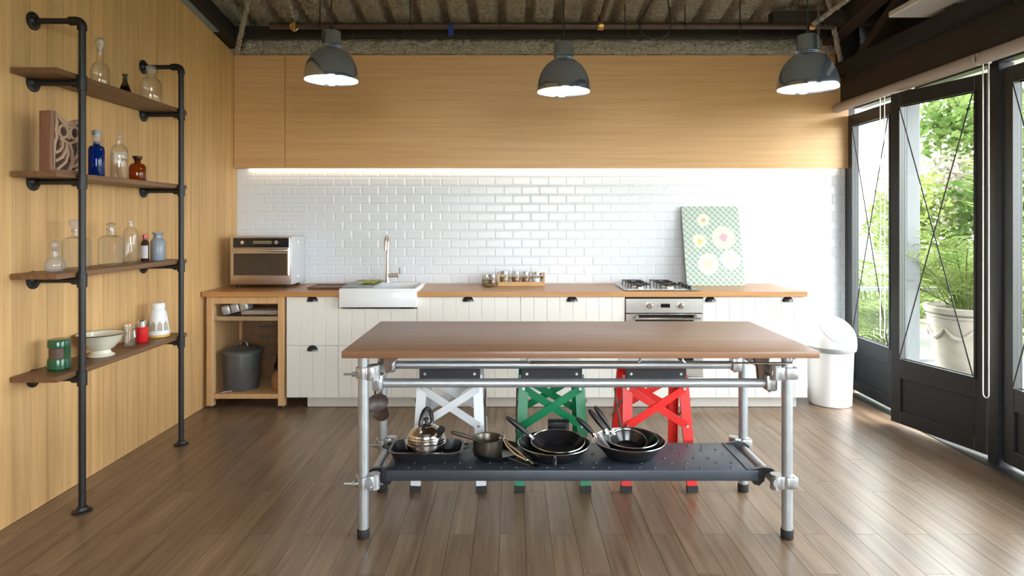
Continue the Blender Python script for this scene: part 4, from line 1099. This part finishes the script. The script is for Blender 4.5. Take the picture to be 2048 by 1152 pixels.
# ------------------------------------------------------------------ stools
def stool(X, mat, label, yaw=0.0):
    Y0, Y1 = 3.372, 3.80         # front and back feet
    t = thing('step_stool', label, 'stool', (X, 3.58, 0), 'folding metal stools behind the table')
    zt = .600
    def lerp(a, b, u): return a + (b - a) * u
    def fpt(side, u, front):     # u 0 at foot, 1 at seat
        xx = lerp(.176, .150, u) * side; yy = lerp(Y0, 3.465, u) if front else lerp(Y1, 3.665, u)
        return Vector((X + xx, yy, lerp(.0, zt, u)))
    for fr in (True, False):
        for s in (-1, 1):
            lg = part('leg', MB().bar(fpt(s, .035, fr), fpt(s, 1.0, fr), (1, 0, 0), .052, .016), mat, t)
            # flange of the channel section
            p0, p1 = fpt(s, .035, fr), fpt(s, 1, fr); o = Vector((s * .024, .012 if fr else -.012, 0))
            part('leg_flange', MB().bar(p0 + o, p1 + o, (0, 1, 0), .024, .004), mat, lg)
            q = fpt(s, 0, fr); q2 = fpt(s, .055, fr)
            part('foot', MB().bar(q + Vector((0, 0, .001)), q2, (1, 0, 0), .058, .026), 'black_rubber', lg)
        for a, b in ((-1, 1), (1, -1)):
            p0 = fpt(a, .56, fr); p1 = fpt(b, .885, fr); off = Vector((0, (-.012 if fr else .012) * (1 if a < 0 else .55), 0))
            br = part('brace', MB().bar(p0 + off, p1 + off, (0, 0, 1), .040, .006), mat, t)
            rv = MB()
            for p in (p0, p1): rv.cyl(p + off, p + off + Vector((0, -.008 if fr else .008, 0)), .008, 10)
            part('rivet', rv, 'aluminium', br)
    for s in (-1, 1):
        part('side_link', MB().tube([fpt(s, .50, True) + Vector((s * .03, .01, 0)), fpt(s, .78, False) + Vector((s * .03, -.01, 0))], .006, 6), 'wire_grey', t)
        part('side_link', MB().tube([fpt(s, .50, False) + Vector((s * .03, -.01, 0)), fpt(s, .78, True) + Vector((s * .03, .01, 0))], .006, 6), 'wire_grey', t)
    part('seat', MB().box(X - .168, X + .168, 3.452, 3.690, zt + .032, zt + .052, .006, 2), 'aluminium', t)
    sk_ = part('seat_skirt', MB().box(X - .165, X + .165, 3.444, 3.462, zt - .022, zt + .040, .004, 1), 'stool_skirt', t)
    part('seat_skirt', MB().box(X - .165, X + .165, 3.678, 3.696, zt - .022, zt + .040, .004, 1), 'stool_skirt', t)
    for s in (-1, 1):
        part('rivet', MB().lathe((0, 0, 0), [(0, .005), (.007, .004), (.008, 0)], 12).xf(Matrix.Translation((X + s * .135, 3.444, zt + .010)) @ Matrix.Rotation(PI / 2, 4, 'X')), 'aluminium', sk_)
    return t
stool(-.338, 'stool_white', 'pale grey metal step stool behind the table')
stool(.216, 'stool_green', 'green metal step stool behind the table')
stool(.782, 'stool_red', 'red metal step stool behind the table')

# ------------------------------------------------------------------ pots on the platform
Z0 = SH + .0052
def pan_prof(r, h, base=.72, th=.003): return [(0, 0), (r * base, 0), (r * (base + .08), .004), (r * .96, h * .8), (r, h), (r - th, h), (r * .95 - th, h * .8), (r * (base + .06), .007), (0, .004)]
def rim_ring(M_, r, h, rr=.003): return MB().tube([M_ @ Vector((r * math.cos(2 * PI * i / 40), r * math.sin(2 * PI * i / 40), h)) for i in range(40)], rr, 6, closed=True)
def handle_pts(M_, r, h, ang, L, rise, n=6, drop=.012):
    c, s = math.cos(ang), math.sin(ang); out = []
    for i in range(n + 1):
        u = i / n; d = r - .004 + L * u
        out.append(M_ @ Vector((c * d, s * d, h - drop + rise * (u ** .8))))
    return out
# roasting tin
rt = thing('roasting_tin', 'black oblong roasting tin under the kettle on the shelf', 'roasting tin', (-.415, 3.105, Z0))
def rtin(cx, cy, z, w, d, h, r, th):
    def ring(ww, dd, rr, zz):
        pts = []
        for (sx, sy, a0) in ((1, 1, 0), (-1, 1, PI / 2), (-1, -1, PI), (1, -1, 3 * PI / 2)):
            for i in range(5):
                a = a0 + PI / 2 * i / 4
                pts.append((cx + sx * (ww - rr) + rr * math.cos(a), cy + sy * (dd - rr) + rr * math.sin(a), zz))
        return pts
    R_ = [ring(w * .90, d * .88, r, z), ring(w, d, r, z + h), ring(w + .008, d + .008, r + .008, z + h), ring(w + .008, d + .008, r + .008, z + h + .003), ring(w - th, d - th, r, z + h + .003), ring(w * .90 - th, d * .88 - th, r, z + .004)]
    m = MB(); k = 20
    for q in R_: m.v += [Vector(p) for p in q]
    for i in range(len(R_) - 1): m.f += [(i * k + j, i * k + (j + 1) % k, (i + 1) * k + (j + 1) % k, (i + 1) * k + j) for j in range(k)]
    m.f += [tuple(range(k - 1, -1, -1)), tuple((len(R_) - 1) * k + j for j in range(k))]
    return m
part('tin', rtin(-.415, 3.105, Z0, .172, .098, .046, .05, .004), 'black_enamel', rt)
for s in (-1, 1):
    part('handle', MB().tube([(-.415 + s * .178, 3.07, Z0 + .046), (-.415 + s * .202, 3.08, Z0 + .050), (-.415 + s * .202, 3.13, Z0 + .050), (-.415 + s * .178, 3.14, Z0 + .046)], .005, 6), 'black_enamel', rt)
# kettle
kx, ky, kz = -.418, 3.095, Z0 + .0045
kt = thing('kettle', 'round polished steel kettle with black loop handle', 'kettle', (kx, ky, kz))
prof = [(0, 0), (.074, 0), (.082, .006)]
for i in range(15):
    a = -.72 + (1.28 + .72) * i / 14; r = .0955 * math.cos(a); zz = .066 + .083 * math.sin(a)
    prof.append((r, zz))
    if 4 < i < 14: prof.append((r - .0035, zz + .0022))
prof += [(.022, .150), (0, .150)]
prof = [(r, z * 1.04) for r, z in prof]
part('body', MB().lathe((kx, ky, kz), prof, 40), 'chrome', kt)
ld = part('lid', MB().lathe((kx, ky, kz), [(.036, .143), (.038, .149), (.026, .158), (0, .161)], 24), 'chrome', kt)
part('lid_knob', MB().lathe((kx, ky, kz), [(.006, .158), (.007, .168), (.014, .174), (.013, .184), (0, .187)], 16), 'black_plastic', ld)
kd = Vector((math.cos(1.22), math.sin(1.22), 0))
hp = [Vector((kx, ky, kz)) + kd * (math.cos(a) * .060) + Vector((0, 0, .150 + math.sin(a) * .078)) for a in [-.05 + (PI + .1) * i / 14 for i in range(15)]]
part('handle', MB().tube(hp, [.008] + [.0105] * 13 + [.008], 10), 'black_plastic', kt)
part('handle_bracket', MB().cyl(Vector((kx, ky, kz)) + kd * .062 + Vector((0, 0, .118)), hp[0] + Vector((0, 0, .012)), .009, 10).cyl(Vector((kx, ky, kz)) - kd * .062 + Vector((0, 0, .118)), hp[-1] + Vector((0, 0, .012)), .009, 10), 'chrome', kt)
sd_ = Vector((.62, -.55, 0)).normalized()
sp = part('spout', MB().cyl(Vector((kx, ky, kz + .095)) + sd_ * .060, Vector((kx, ky, kz + .140)) + sd_ * .100, .020, 16, .015), 'chrome', kt)
part('spout_whistle', MB().cyl(Vector((kx, ky, kz + .134)) + sd_ * .095, Vector((kx, ky, kz + .155)) + sd_ * .114, .0185, 16, .017), 'black_plastic', sp)
# shallow pan with saucepan standing in it
t = thing('shallow_pan', 'dark shallow pan beneath the small saucepan', 'pan', (-.07, 3.12, Z0))
I4 = Matrix.Translation((-.075, 3.11, Z0))
part('pan', MB().lathe((0, 0, 0), pan_prof(.125, .035), 36).xf(I4), 'pan_black', t)
part('handle', MB().tube(handle_pts(I4, .125, .035, -.35, .12, .012), [.009, .010, .011, .012, .012, .011, .008], 8, flat=.7), 'black_plastic', t)
t = thing('saucepan', 'small bronze grey saucepan with brown handle', 'saucepan', (-.115, 3.10, Z0 + .005))
I5 = Matrix.Translation((-.118, 3.10, Z0 + .0065))
part('pan', MB().lathe((0, 0, 0), [(0, 0), (.062, 0), (.070, .006), (.073, .082), (.076, .086), (.072, .086), (.068, .08), (.065, .008), (0, .004)], 36).xf(I5), 'pan_grey', t)
part('handle', MB().tube(handle_pts(I5, .073, .085, PI - .1, .115, .032), [.007, .009, .010, .0105, .0105, .010, .006], 8, flat=.75), 'leather_brown', t)
# tongs
t = thing('kitchen_tongs', 'chrome wire tongs lying between the saucepan and the frying pans', 'tongs', (.02, 3.02, Z0))
for s in (-1, 1):
    part('arm', MB().tube([(-.045, 3.06, Z0 + .105), (-.015 + .008 * s, 3.03, Z0 + .075), (.03 + .014 * s, 2.99, Z0 + .05), (.085 + .014 * s, 2.965, Z0 + .022 - .008 * s)], [.005, .006, .006, .005], 6), 'chrome', t)
part('spring', MB().tube(arc((-.048, 3.062, Z0 + .105), (1, 0, .3), (0, 1, .2), .012, 0, 2 * PI * .9, 10), .004, 6), 'chrome', t)
t = thing('serving_spoon', 'chrome serving spoon lying at the front edge of the shelf', 'spoon', (.08, 2.98, Z0))
part('handle', MB().tube([(-.02, 3.0, Z0 + .03), (.04, 2.98, Z0 + .014), (.085, 2.962, Z0 + .006)], [.004, .0045, .005], 6), 'chrome', t)
part('bowl', MB().lathe((0, 0, 0), [(0, 0), (.014, .003), (.019, .009), (.017, .010), (0, .004)], 14, 1.4, 1).xf(Matrix.Translation((.105, 2.956, Z0 + .001)) @ Matrix.Rotation(-.3, 4, 'Z')), 'chrome', t)
# first frying pan stack (large wok + tilted pan)
def frypan(name, label, c, r, h, tilt, ta, hang, L, rise, hm='black_plastic', group='frying pans on the shelf', base=.6):
    t = thing(name, label, 'frying pan', c, group)
    Mx = Matrix.Translation(c) @ Matrix.Rotation(ta, 4, 'Z') @ Matrix.Rotation(tilt, 4, 'X') @ Matrix.Rotation(-ta, 4, 'Z')
    part('pan', MB().lathe((0, 0, 0), pan_prof(r, h, base), 44).xf(Mx), 'pan_black', t)
    part('rim', rim_ring(Mx, r - .001, h, .0028), 'chrome', t)
    hp = handle_pts(Mx, r, h, hang, L, rise, 7)
    part('handle', MB().tube(hp, [.008, .010, .0125, .014, .0145, .014, .012, .007], 10, flat=.75), hm, t)
    part('handle_ferrule', MB().tube(hp[:2], .0125, 10, flat=.8), 'chrome', t)
    return t
wk = frypan('large_frying_pan', 'wide black frying pan, left pan stack, handle towards the viewer', (.205, 3.10, Z0), .176, .068, 0, 0, -1.62, .045, -.02)
frypan('frying_pan', 'black frying pan lying tilted in the wide left pan with handle up left', (.225, 3.115, Z0 + .028), .132, .045, .10, .0, 2.86, .135, .10)
t = thing('square_griddle', 'small black square griddle behind the left pan stack', 'griddle', (.24, 3.235, Z0 + .06))
part('plate', MB().box(.185, .295, 3.275, 3.29, Z0 + .003, Z0 + .125, .006, 2), 'pan_black', t)
part('lip', MB().box(.185, .295, 3.262, 3.276, Z0 + .112, Z0 + .125, .003, 1), 'pan_black', t)
# second stack
frypan('large_frying_pan', 'wide black frying pan holding two smaller pans, right pan stack', (.575, 3.11, Z0), .172, .078, 0, 0, 2.75, .10, .085, base=.58)
frypan('frying_pan', 'medium black frying pan nested in the right pan stack', (.585, 3.12, Z0 + .014), .130, .072, .06, .0, 2.62, .10, .11)
frypan('small_frying_pan', 'smallest black frying pan on top of the right pan stack', (.566, 3.10, Z0 + .036), .088, .052, .30, .0, 2.45, .115, .115)

# ------------------------------------------------------------------ pendant lamps
def pendant(X, Y, Zr, R, label, inside=0.0):
    t = thing('pendant_lamp', label, 'pendant lamp', (X, Y, Zr), 'pendant lamps over the island')
    k = R / .15
    outer = [(.150, 0), (.151, .006), (.149, .03), (.143, .062), (.133, .094), (.118, .124), (.098, .150), (.074, .170), (.058, .180), (.054, .186), (.053, .265), (.049, .276), (.02, .282), (0, .283)]
    inner = [(.147, .002), (.143, .03), (.136, .062), (.125, .094), (.108, .122), (.08, .150), (0, .160)]
    part('shade', MB().lathe((X, Y, Zr), [(r * k, z * k) for r, z in inner[::-1] + outer], 48), 'lamp_chrome', t)
    part('diffuser', MB().lathe((X, Y, Zr), [(0, .010 * k), (.1425 * k, .010 * k), (.1425 * k, .016 * k), (0, .016 * k)], 48), 'lamp_glow', t)
    part('neck_band', MB().lathe((X, Y, Zr), [(.0535 * k, .188 * k), (.0565 * k, .190 * k), (.0565 * k, .198 * k), (.0535 * k, .200 * k)], 32), 'lamp_chrome', t)
    part('cord_grip', MB().lathe((X, Y, Zr), [(.012, .280 * k), (.012, .30 * k), (.005, .315 * k)], 12), 'black_plastic', t)
    part('cord', MB().cyl((X, Y, Zr + .30 * k), (X, Y, roof(Y) + .02), .0035, 6), 'black_plastic', t)
pendant(-1.012, 3.56, 2.226, .150, 'polished dome pendant lamp at the left, above the sink side')
pendant(.289, 3.56, 2.162, .150, 'polished dome pendant lamp in the middle of the row')
pendant(1.527, 3.28, 2.122, .150, 'polished dome pendant lamp at the right, nearest the glass doors')

# ------------------------------------------------------------------ ceiling services
cp_ = thing('ceiling_pipe', 'long rusty sprinkler pipe crossing below the ribbed ceiling', 'pipe', (.3, 5.0, 2.97))
Yp = 5.0; zp = EYE + (HY - 52) * Yp / F
xa, xb = (540 - CX) * Yp / F, (1668 - CX) * Yp / F
part('pipe', MB().cyl((xa, Yp, zp), (xb, Yp, zp), .026, 18), 'rusty_pipe', cp_)
for px in (588, 1201, 1622):
    xx = (px - CX) * Yp / F
    part('coupling', MB().cyl((xx - .022, Yp, zp), (xx + .022, Yp, zp), .034, 14).cyl((xx, Yp - .012, zp), (xx, Yp - .05, zp - .012), .014, 10), 'brass', cp_)
xx = (902 - CX) * Yp / F
part('blue_tape', MB().cyl((xx - .02, Yp, zp - .02), (xx + .02, Yp, zp - .02), .0295, 14).box(xx - .018, xx + .018, Yp - .03, Yp - .024, zp - .085, zp), 'blue_tape', cp_)
for px in (640, 820, 1000, 1250, 1370, 1480):
    xx = (px - CX) * Yp / F
    part('hanger', MB().tube([(xx, Yp, roof(Yp) + .03), (xx, Yp, zp + .03)] + arc((xx, Yp, zp), (0, 0, 1), (0, 1, 0), .030, 0, 2 * PI * .97, 12), .004, 6), 'wire_dark', cp_)
br = thing('branch_pipe', 'short rusty branch pipe dropping to the long ceiling pipe', 'pipe', (.76, 4.6, 3.1))
xx = (1201 - CX) * Yp / F
part('pipe', MB().cyl((xx, Yp - .01, zp + .03), (xx + .02, 4.2, 3.20), .02, 12), 'rusty_pipe', br)
part('elbow', MB().tube([(xx, Yp, zp + .02), (xx, Yp, zp + .05), (xx + .002, Yp - .04, zp + .055)], .024, 10), 'rusty_pipe', br)
sb = thing('steel_purlin', 'dark steel angle bar running behind the long ceiling pipe', 'beam', (.2, 5.25, 2.98))
zb_ = EYE + (HY - 69) * 5.25 / F
part('flange', MB().box(XL + .02, 2.62, 5.22, 5.28, zb_ - .03, zb_ + .06), 'truss_black', sb)
for px in (708, 810, 930, 1255, 1475, 1560):
    xx = (px - CX) * 5.25 / F
    part('cleat', MB().box(xx - .008, xx + .008, 5.208, 5.222, zb_ - .035, zb_ + .07), 'truss_brown', sb)
# sprayed braces at both ends
def lumpy(name, label, p0, p1, r):
    p0, p1 = Vector(p0), Vector(p1); n = 26
    pts = [p0 + (p1 - p0) * (i / n) + Vector((MN.noise(Vector((i * .7, 0, 1))), MN.noise(Vector((i * .7, 5, 1))), 0)) * .008 for i in range(n + 1)]
    solid(name, MB().tube(pts, [r * (1 + .35 * MN.noise(Vector((i * .9, 2, 7)))) for i in range(n + 1)], 10), 'sprayed_beam', label, 'brace', p1)
def at(px, py, Y): return ((px - CX) * Y / F, Y, EYE + (HY - py) * Y / F)
lumpy('sprayed_brace', 'lumpy coated roof brace in the left ceiling corner', at(498, -8, 4.9), at(474, 104, 5.33), .022)
lumpy('sprayed_brace', 'lumpy coated roof brace above the right pendant lamp', at(1655, -8, 4.9), at(1681, 122, 5.30), .020)
lumpy('sprayed_brace', 'slanting coated pipe rising right beside the right pendant lamp', at(1628, 48, 4.8), at(1700, -6, 4.5), .020)
lumpy('sprayed_brace', 'thin coated pipe near the left pendant cord', at(575, -6, 4.7), at(590, 44, 5.0), .012)
# hanging cable loop
pts = [at(1312, -12, 4.3), at(1292, 20, 4.3), at(1278, 50, 4.3), at(1283, 68, 4.3), at(1305, 78, 4.3), at(1330, 74, 4.3), at(1342, 58, 4.3), at(1340, 30, 4.3), at(1334, -12, 4.3)]
def smooth(pts, it=2):
    pts = [Vector(p) for p in pts]
    for _ in range(it):
        q = [pts[0]]
        for a, b in zip(pts, pts[1:]): q += [a * .75 + b * .25, a * .25 + b * .75]
        q.append(pts[-1]); pts = q
    return pts
pts = [Vector(pts[0]) + Vector((.04, 0, .27))] + pts + [Vector(pts[-1]) + Vector((-.01, 0, .27))]
solid('cable_loop', MB().tube(smooth(pts), .005, 6), 'black_plastic', 'black cable hanging in a loop from the ceiling', 'cable', at(1305, 78, 4.3))
# strip on the left wall's top edge, coloured as the rafter's lit underside
mbs = MB(); 
for yv in (3.2, 5.04):
    z = wtop(yv)
    mbs.v += [Vector((XL - .018, yv, z)), Vector((XL + .05, yv, z)), Vector((XL + .05, yv, z + .012)), Vector((XL - .018, yv, z + .012))]
mbs.f = [(3, 2, 1, 0), (4, 5, 6, 7), (0, 1, 5, 4), (1, 2, 6, 5), (2, 3, 7, 6), (3, 0, 4, 7)]
struct('trim_4', mbs, 'lit_steel', 'blue grey strip coloured as the lit underside of the left wall rafter')
rb_ = MB()
for yv in (1.0, YB - .05):
    z = wtop(yv) + .012
    rb_.v += [Vector((XL - .018, yv, z)), Vector((XL + .10, yv, z)), Vector((XL + .10, yv, z + .12)), Vector((XL - .018, yv, z + .12))]
rb_.f = [(3, 2, 1, 0), (4, 5, 6, 7), (0, 1, 5, 4), (1, 2, 6, 5), (2, 3, 7, 6), (3, 0, 4, 7)]
struct('trim_5', rb_, 'truss_black', 'black sloping rafter along the top of the left wall')
# small valve on the pipe at left
va = thing('pipe_valve', 'small brass valve with chain on the ceiling pipe at left', 'valve', at(588, 62, 4.94))
vx, vy, vz = at(588, 50, 4.94)
part('body', MB().cyl((vx, vy, vz + .02), (vx, vy, vz - .05), .012, 10).tube([(vx, vy, vz - .04), (vx + .02, vy - .01, vz - .045), (vx + .035, vy - .01, vz - .03)], .006, 6), 'brass', va)
part('lever', MB().tube([(vx - .06, vy, vz + .03), (vx - .058, vy, vz + .075), (vx - .01, vy, vz + .08)], .005, 6), 'wire_grey', va)
part('spring', MB().tube([(vx + .012 * math.cos(i * 1.2), vy + .012 * math.sin(i * 1.2), vz + .03 + i * .0035) for i in range(30)], .003, 5), 'wire_grey', va)
# chain by the right lamp
mb = MB(); z0_ = at(1637, 100, 4.6); x_, y_, z_ = z0_
k = 0
while z_ + k * .016 < roof(y_):
    mb.tube(arc((x_, y_, z_ + k * .016), (1, 0, 0) if k % 2 else (0, 1, 0), (0, 0, 1), .010, 0, 2 * PI * .96, 8), .0028, 5); k += 1
solid('hanging_chain', mb, 'wire_grey', 'thin steel chain hanging behind the right pendant lamp', 'chain', z0_)

# ------------------------------------------------------------------ outside
struct('roof_eave', MB().box(3.02, 3.95, YF, YB + 1.2, 2.62, 2.72), 'house_trim', 'pale soffit of the roof overhang outside the glass doors')
gr = struct('ground', MB().box(3.04, 5.6, YF - 3, 14, -.12, -.03), 'deck_stone', 'pale stone terrace outside the glass doors')
struct('ground_garden', MB().box(5.6, 30, -14, 30, -.35, -.10).box(-14, 3.04, YB + .4, 30, -.35, -.10).box(-14, 5.6, -20, YF - .2, -.35, -.12), 'garden_soil', 'garden ground beyond the terrace')
struct('column_1', MB().box(3.455, 3.575, 5.56, 5.68, -.03, 2.62, .006, 1), 'column_grey', 'pale grey terrace column outside the open door')
rl = thing('terrace_railing', 'grey metal terrace railing outside the doors', 'railing', (3.5, 6.12, -.03))
ry, rz = 6.12, .79
part('top_rail', MB().box(3.05, 5.2, ry - .03, ry + .03, rz - .02, rz + .012, .004, 1), 'rail_grey', rl)
part('bottom_rail', MB().box(3.05, 5.2, ry - .015, ry + .015, .08, .11), 'rail_grey', rl)
for xx in (3.08, 3.78, 4.48, 5.18):
    part('post', MB().box(xx - .025, xx + .025, ry - .02, ry + .02, -.03, rz - .02), 'rail_grey', rl)
# urn
ux_, uy_ = 4.05, 5.68
un = thing('garden_urn', 'large weathered cream stone urn on the terrace', 'urn', (ux_, uy_, -.03))
part('foot', MB().lathe((ux_, uy_, -.03), [(0, 0), (.20, 0), (.21, .03), (.18, .06), (.12, .09), (.12, .12)], 40), 'stone_urn', un)
part('bowl', MB().lathe((ux_, uy_, -.03), [(.12, .11), (.19, .14), (.235, .22), (.255, .36), (.27, .50), (.29, .60), (.275, .62), (.275, .64), (.31, .66), (.315, .70), (.29, .71), (.26, .68), (.25, .60), (0, .60)], 48), 'stone_urn', un)
part('rim_moulding', MB().tube([(ux_ + .283 * math.cos(2 * PI * i / 48), uy_ + .283 * math.sin(2 * PI * i / 48), .595 + .0) for i in range(48)], .014, 8, closed=True), 'stone_urn', un)
for k in range(8):
    a = 2 * PI * k / 8; sw = []
    for i in range(9):
        u = i / 8; aa = a + (u - .5) * 2 * PI / 8; rr = .266
        zz = .50 - .09 * math.sin(PI * u); rr = .255 + (.27 - .255) * (zz + .03 - .36) / .14 + .004
        sw.append((ux_ + rr * math.cos(aa), uy_ + rr * math.sin(aa), zz))
    part('garland', MB().tube(sw, [.010, .013, .017, .020, .021, .020, .017, .013, .010], 8), 'stone_urn', un)
part('soil', MB().lathe((ux_, uy_, .575), [(0, .012), (.245, 0), (.245, -.02), (0, -.02)], 24), 'soil', un)

# palms
def frond_mesh(L, droop, n=22, seed=1):
    rnd = random.Random(seed); mb = MB(); P = []
    for i in range(n + 1):
        u = i / n; P.append(Vector((L * (u * .55 + .12 * u * u), 0, L * (u * .95 - droop * u * u))))
    mb.tube(P, [.006 * (1 - .8 * i / n) + .001 for i in range(n + 1)], 5)
    for i in range(5, n + 1):
        u = i / n; t = (P[i] - P[i - 1]).normalized(); ll = L * .34 * math.sin(PI * min(1, .18 + .80 * u)) + .04
        for s in (-1, 1):
            d = (t * .65 + Vector((0, s * .85, 0)) + Vector((0, 0, .25 - .3 * rnd.random()))).normalized()
            q0 = P[i]; q1 = q0 + d * ll * .5 + Vector((0, 0, -.01)); q2 = q0 + d * ll + Vector((0, 0, -.16 * ll - .02))
            w = t * .010
            mb.add([q0 - w * .5, q0 + w * .5, q1 + w, q1 - w, q2], [(0, 1, 2, 3), (3, 2, 4)])
    return _mesh('frond', mb, 'palm_leaf', Vector((0, 0, 0)), fix=False)
FR = [frond_mesh(1.15, .42, seed=1), frond_mesh(1.35, .30, seed=2), frond_mesh(.95, .62, seed=3), frond_mesh(1.05, .52, seed=4)]
def palm(x, y, z, n, label, sc=1.0, seed=3, spread=1.0):
    rnd = random.Random(seed)
    t = thing('palm_plant', label, 'palm', (x, y, z))
    for i in range(n):
        o = inst('frond', FR[i % 4], t, (rnd.uniform(-.08, .08) * sc, rnd.uniform(-.08, .08) * sc, 0))
        o.rotation_euler = (rnd.uniform(-.15, .15), rnd.uniform(-.35, .42) * spread, 2.4 * i + rnd.uniform(-.3, .3))
        s = sc * rnd.uniform(.75, 1.12); o.scale = (s, s, s)
    for i in range(9):
        a = 2 * PI * i / 9; q = Vector((x + .05 * math.cos(a) * sc, y + .05 * math.sin(a) * sc, z))
        part('stem', MB().tube([q, q + Vector((.05 * math.cos(a), .05 * math.sin(a), .28 * sc)), q + Vector((.14 * math.cos(a), .14 * math.sin(a), .55 * sc))], [.012, .009, .006], 6), 'palm_leaf', t)
    return t
palm(ux_, uy_, .575, 34, 'feathery green palm growing in the stone urn', .95, 3)
palm(4.35, 7.6, -.10, 26, 'tall palm behind the terrace column', 1.55, 8, 1.0)
palm(6.3, 7.4, -.10, 30, 'broad palm in the garden right of the urn', 1.8, 11, 1.1)

def tree(x, y, h, r, mat, label, n=2600, leaf=.10, seed=1, z0=.6, name='leafy_tree'):
    rnd = random.Random(seed)
    t = thing(name, label, 'tree', (x, y, -.10))
    part('trunk', MB().tube([(x, y, -.12), (x + .1, y, h * .35), (x - .05, y + .1, h * .8)], [.09, .07, .03], 8), 'bark', t)
    mb = MB(); blobs = [(Vector((x + rnd.uniform(-.6, .6) * r, y + rnd.uniform(-.6, .6) * r, rnd.uniform(z0 + r * .35, h - r * .4))), r * rnd.uniform(.35, .62)) for _ in range(11)]
    for i in range(n):
        c, rr = blobs[rnd.randrange(len(blobs))]
        d = Vector((rnd.gauss(0, 1), rnd.gauss(0, 1), rnd.gauss(0, 1))).normalized() * rr * (rnd.random() ** .4)
        p = c + d
        if p.z < -.05: continue
        a = Vector((rnd.gauss(0, 1), rnd.gauss(0, 1), rnd.gauss(0, .6))).normalized(); b = a.cross(Vector((rnd.gauss(0, 1), rnd.gauss(0, 1), rnd.gauss(0, 1)))).normalized()
        s = leaf * rnd.uniform(.6, 1.3)
        mb.add([p, p + a * s * .5 + b * s * .28, p + a * s, p + a * s * .5 - b * s * .28], [(0, 1, 2, 3)])
    part('foliage', mb, mat, t, stuff=True, fix=False)
tree(7.25, 9.3, 3.9, 1.25, 'leaf_mid', 'mid green bushy tree straight behind the urn', 3600, .15, 1)
tree(5.9, 9.4, 2.6, .8, 'leaf_light', 'low light green shrub just right of the white house', 2400, .11, 2, .1, 'shrub')
tree(8.2, 9.2, 2.7, 1.0, 'leaf_light', 'light green shrub between the bushy trees', 2600, .13, 3, .1, 'shrub')
tree(8.3, 11.8, 3.3, 1.2, 'leaf_pink', 'pale pinkish blossoming tree farther back', 2600, .15, 4)
tree(9.4, 9.6, 3.8, 1.3, 'leaf_mid', 'dark green bushy tree at the right of the garden', 3400, .15, 5)
tree(11.2, 8.0, 3.6, 1.5, 'leaf_light', 'light green tree at the far right of the garden', 2800, .16, 6)
tree(7.4, 6.4, 1.5, .8, 'leaf_light', 'knee high light green bush beside the terrace', 2000, .10, 7, .0, 'shrub')
tree(9.8, 4.6, 3.4, 1.4, 'leaf_mid', 'green tree outside the nearest glass door', 2600, .16, 8)
tree(10.5, 1.0, 3.4, 1.5, 'leaf_light', 'light green tree outside beside the viewer', 2200, .18, 9)
hs_ = thing('white_house', 'white rendered neighbouring house beyond the terrace', 'house', (4.0, 11.5, -.1))
part('wall', MB().box(0.5, 6.5, 11.0, 15, -.1, 3.25), 'house_white', hs_)
part('eave', MB().box(0.3, 6.7, 10.7, 15.2, 3.25, 3.4), 'house_trim', hs_)
part('corner_pilaster', MB().box(6.42, 6.58, 10.94, 11.1, -.1, 3.25), 'house_trim', hs_)
print('planks', npl, 'tiles', len(tiles))
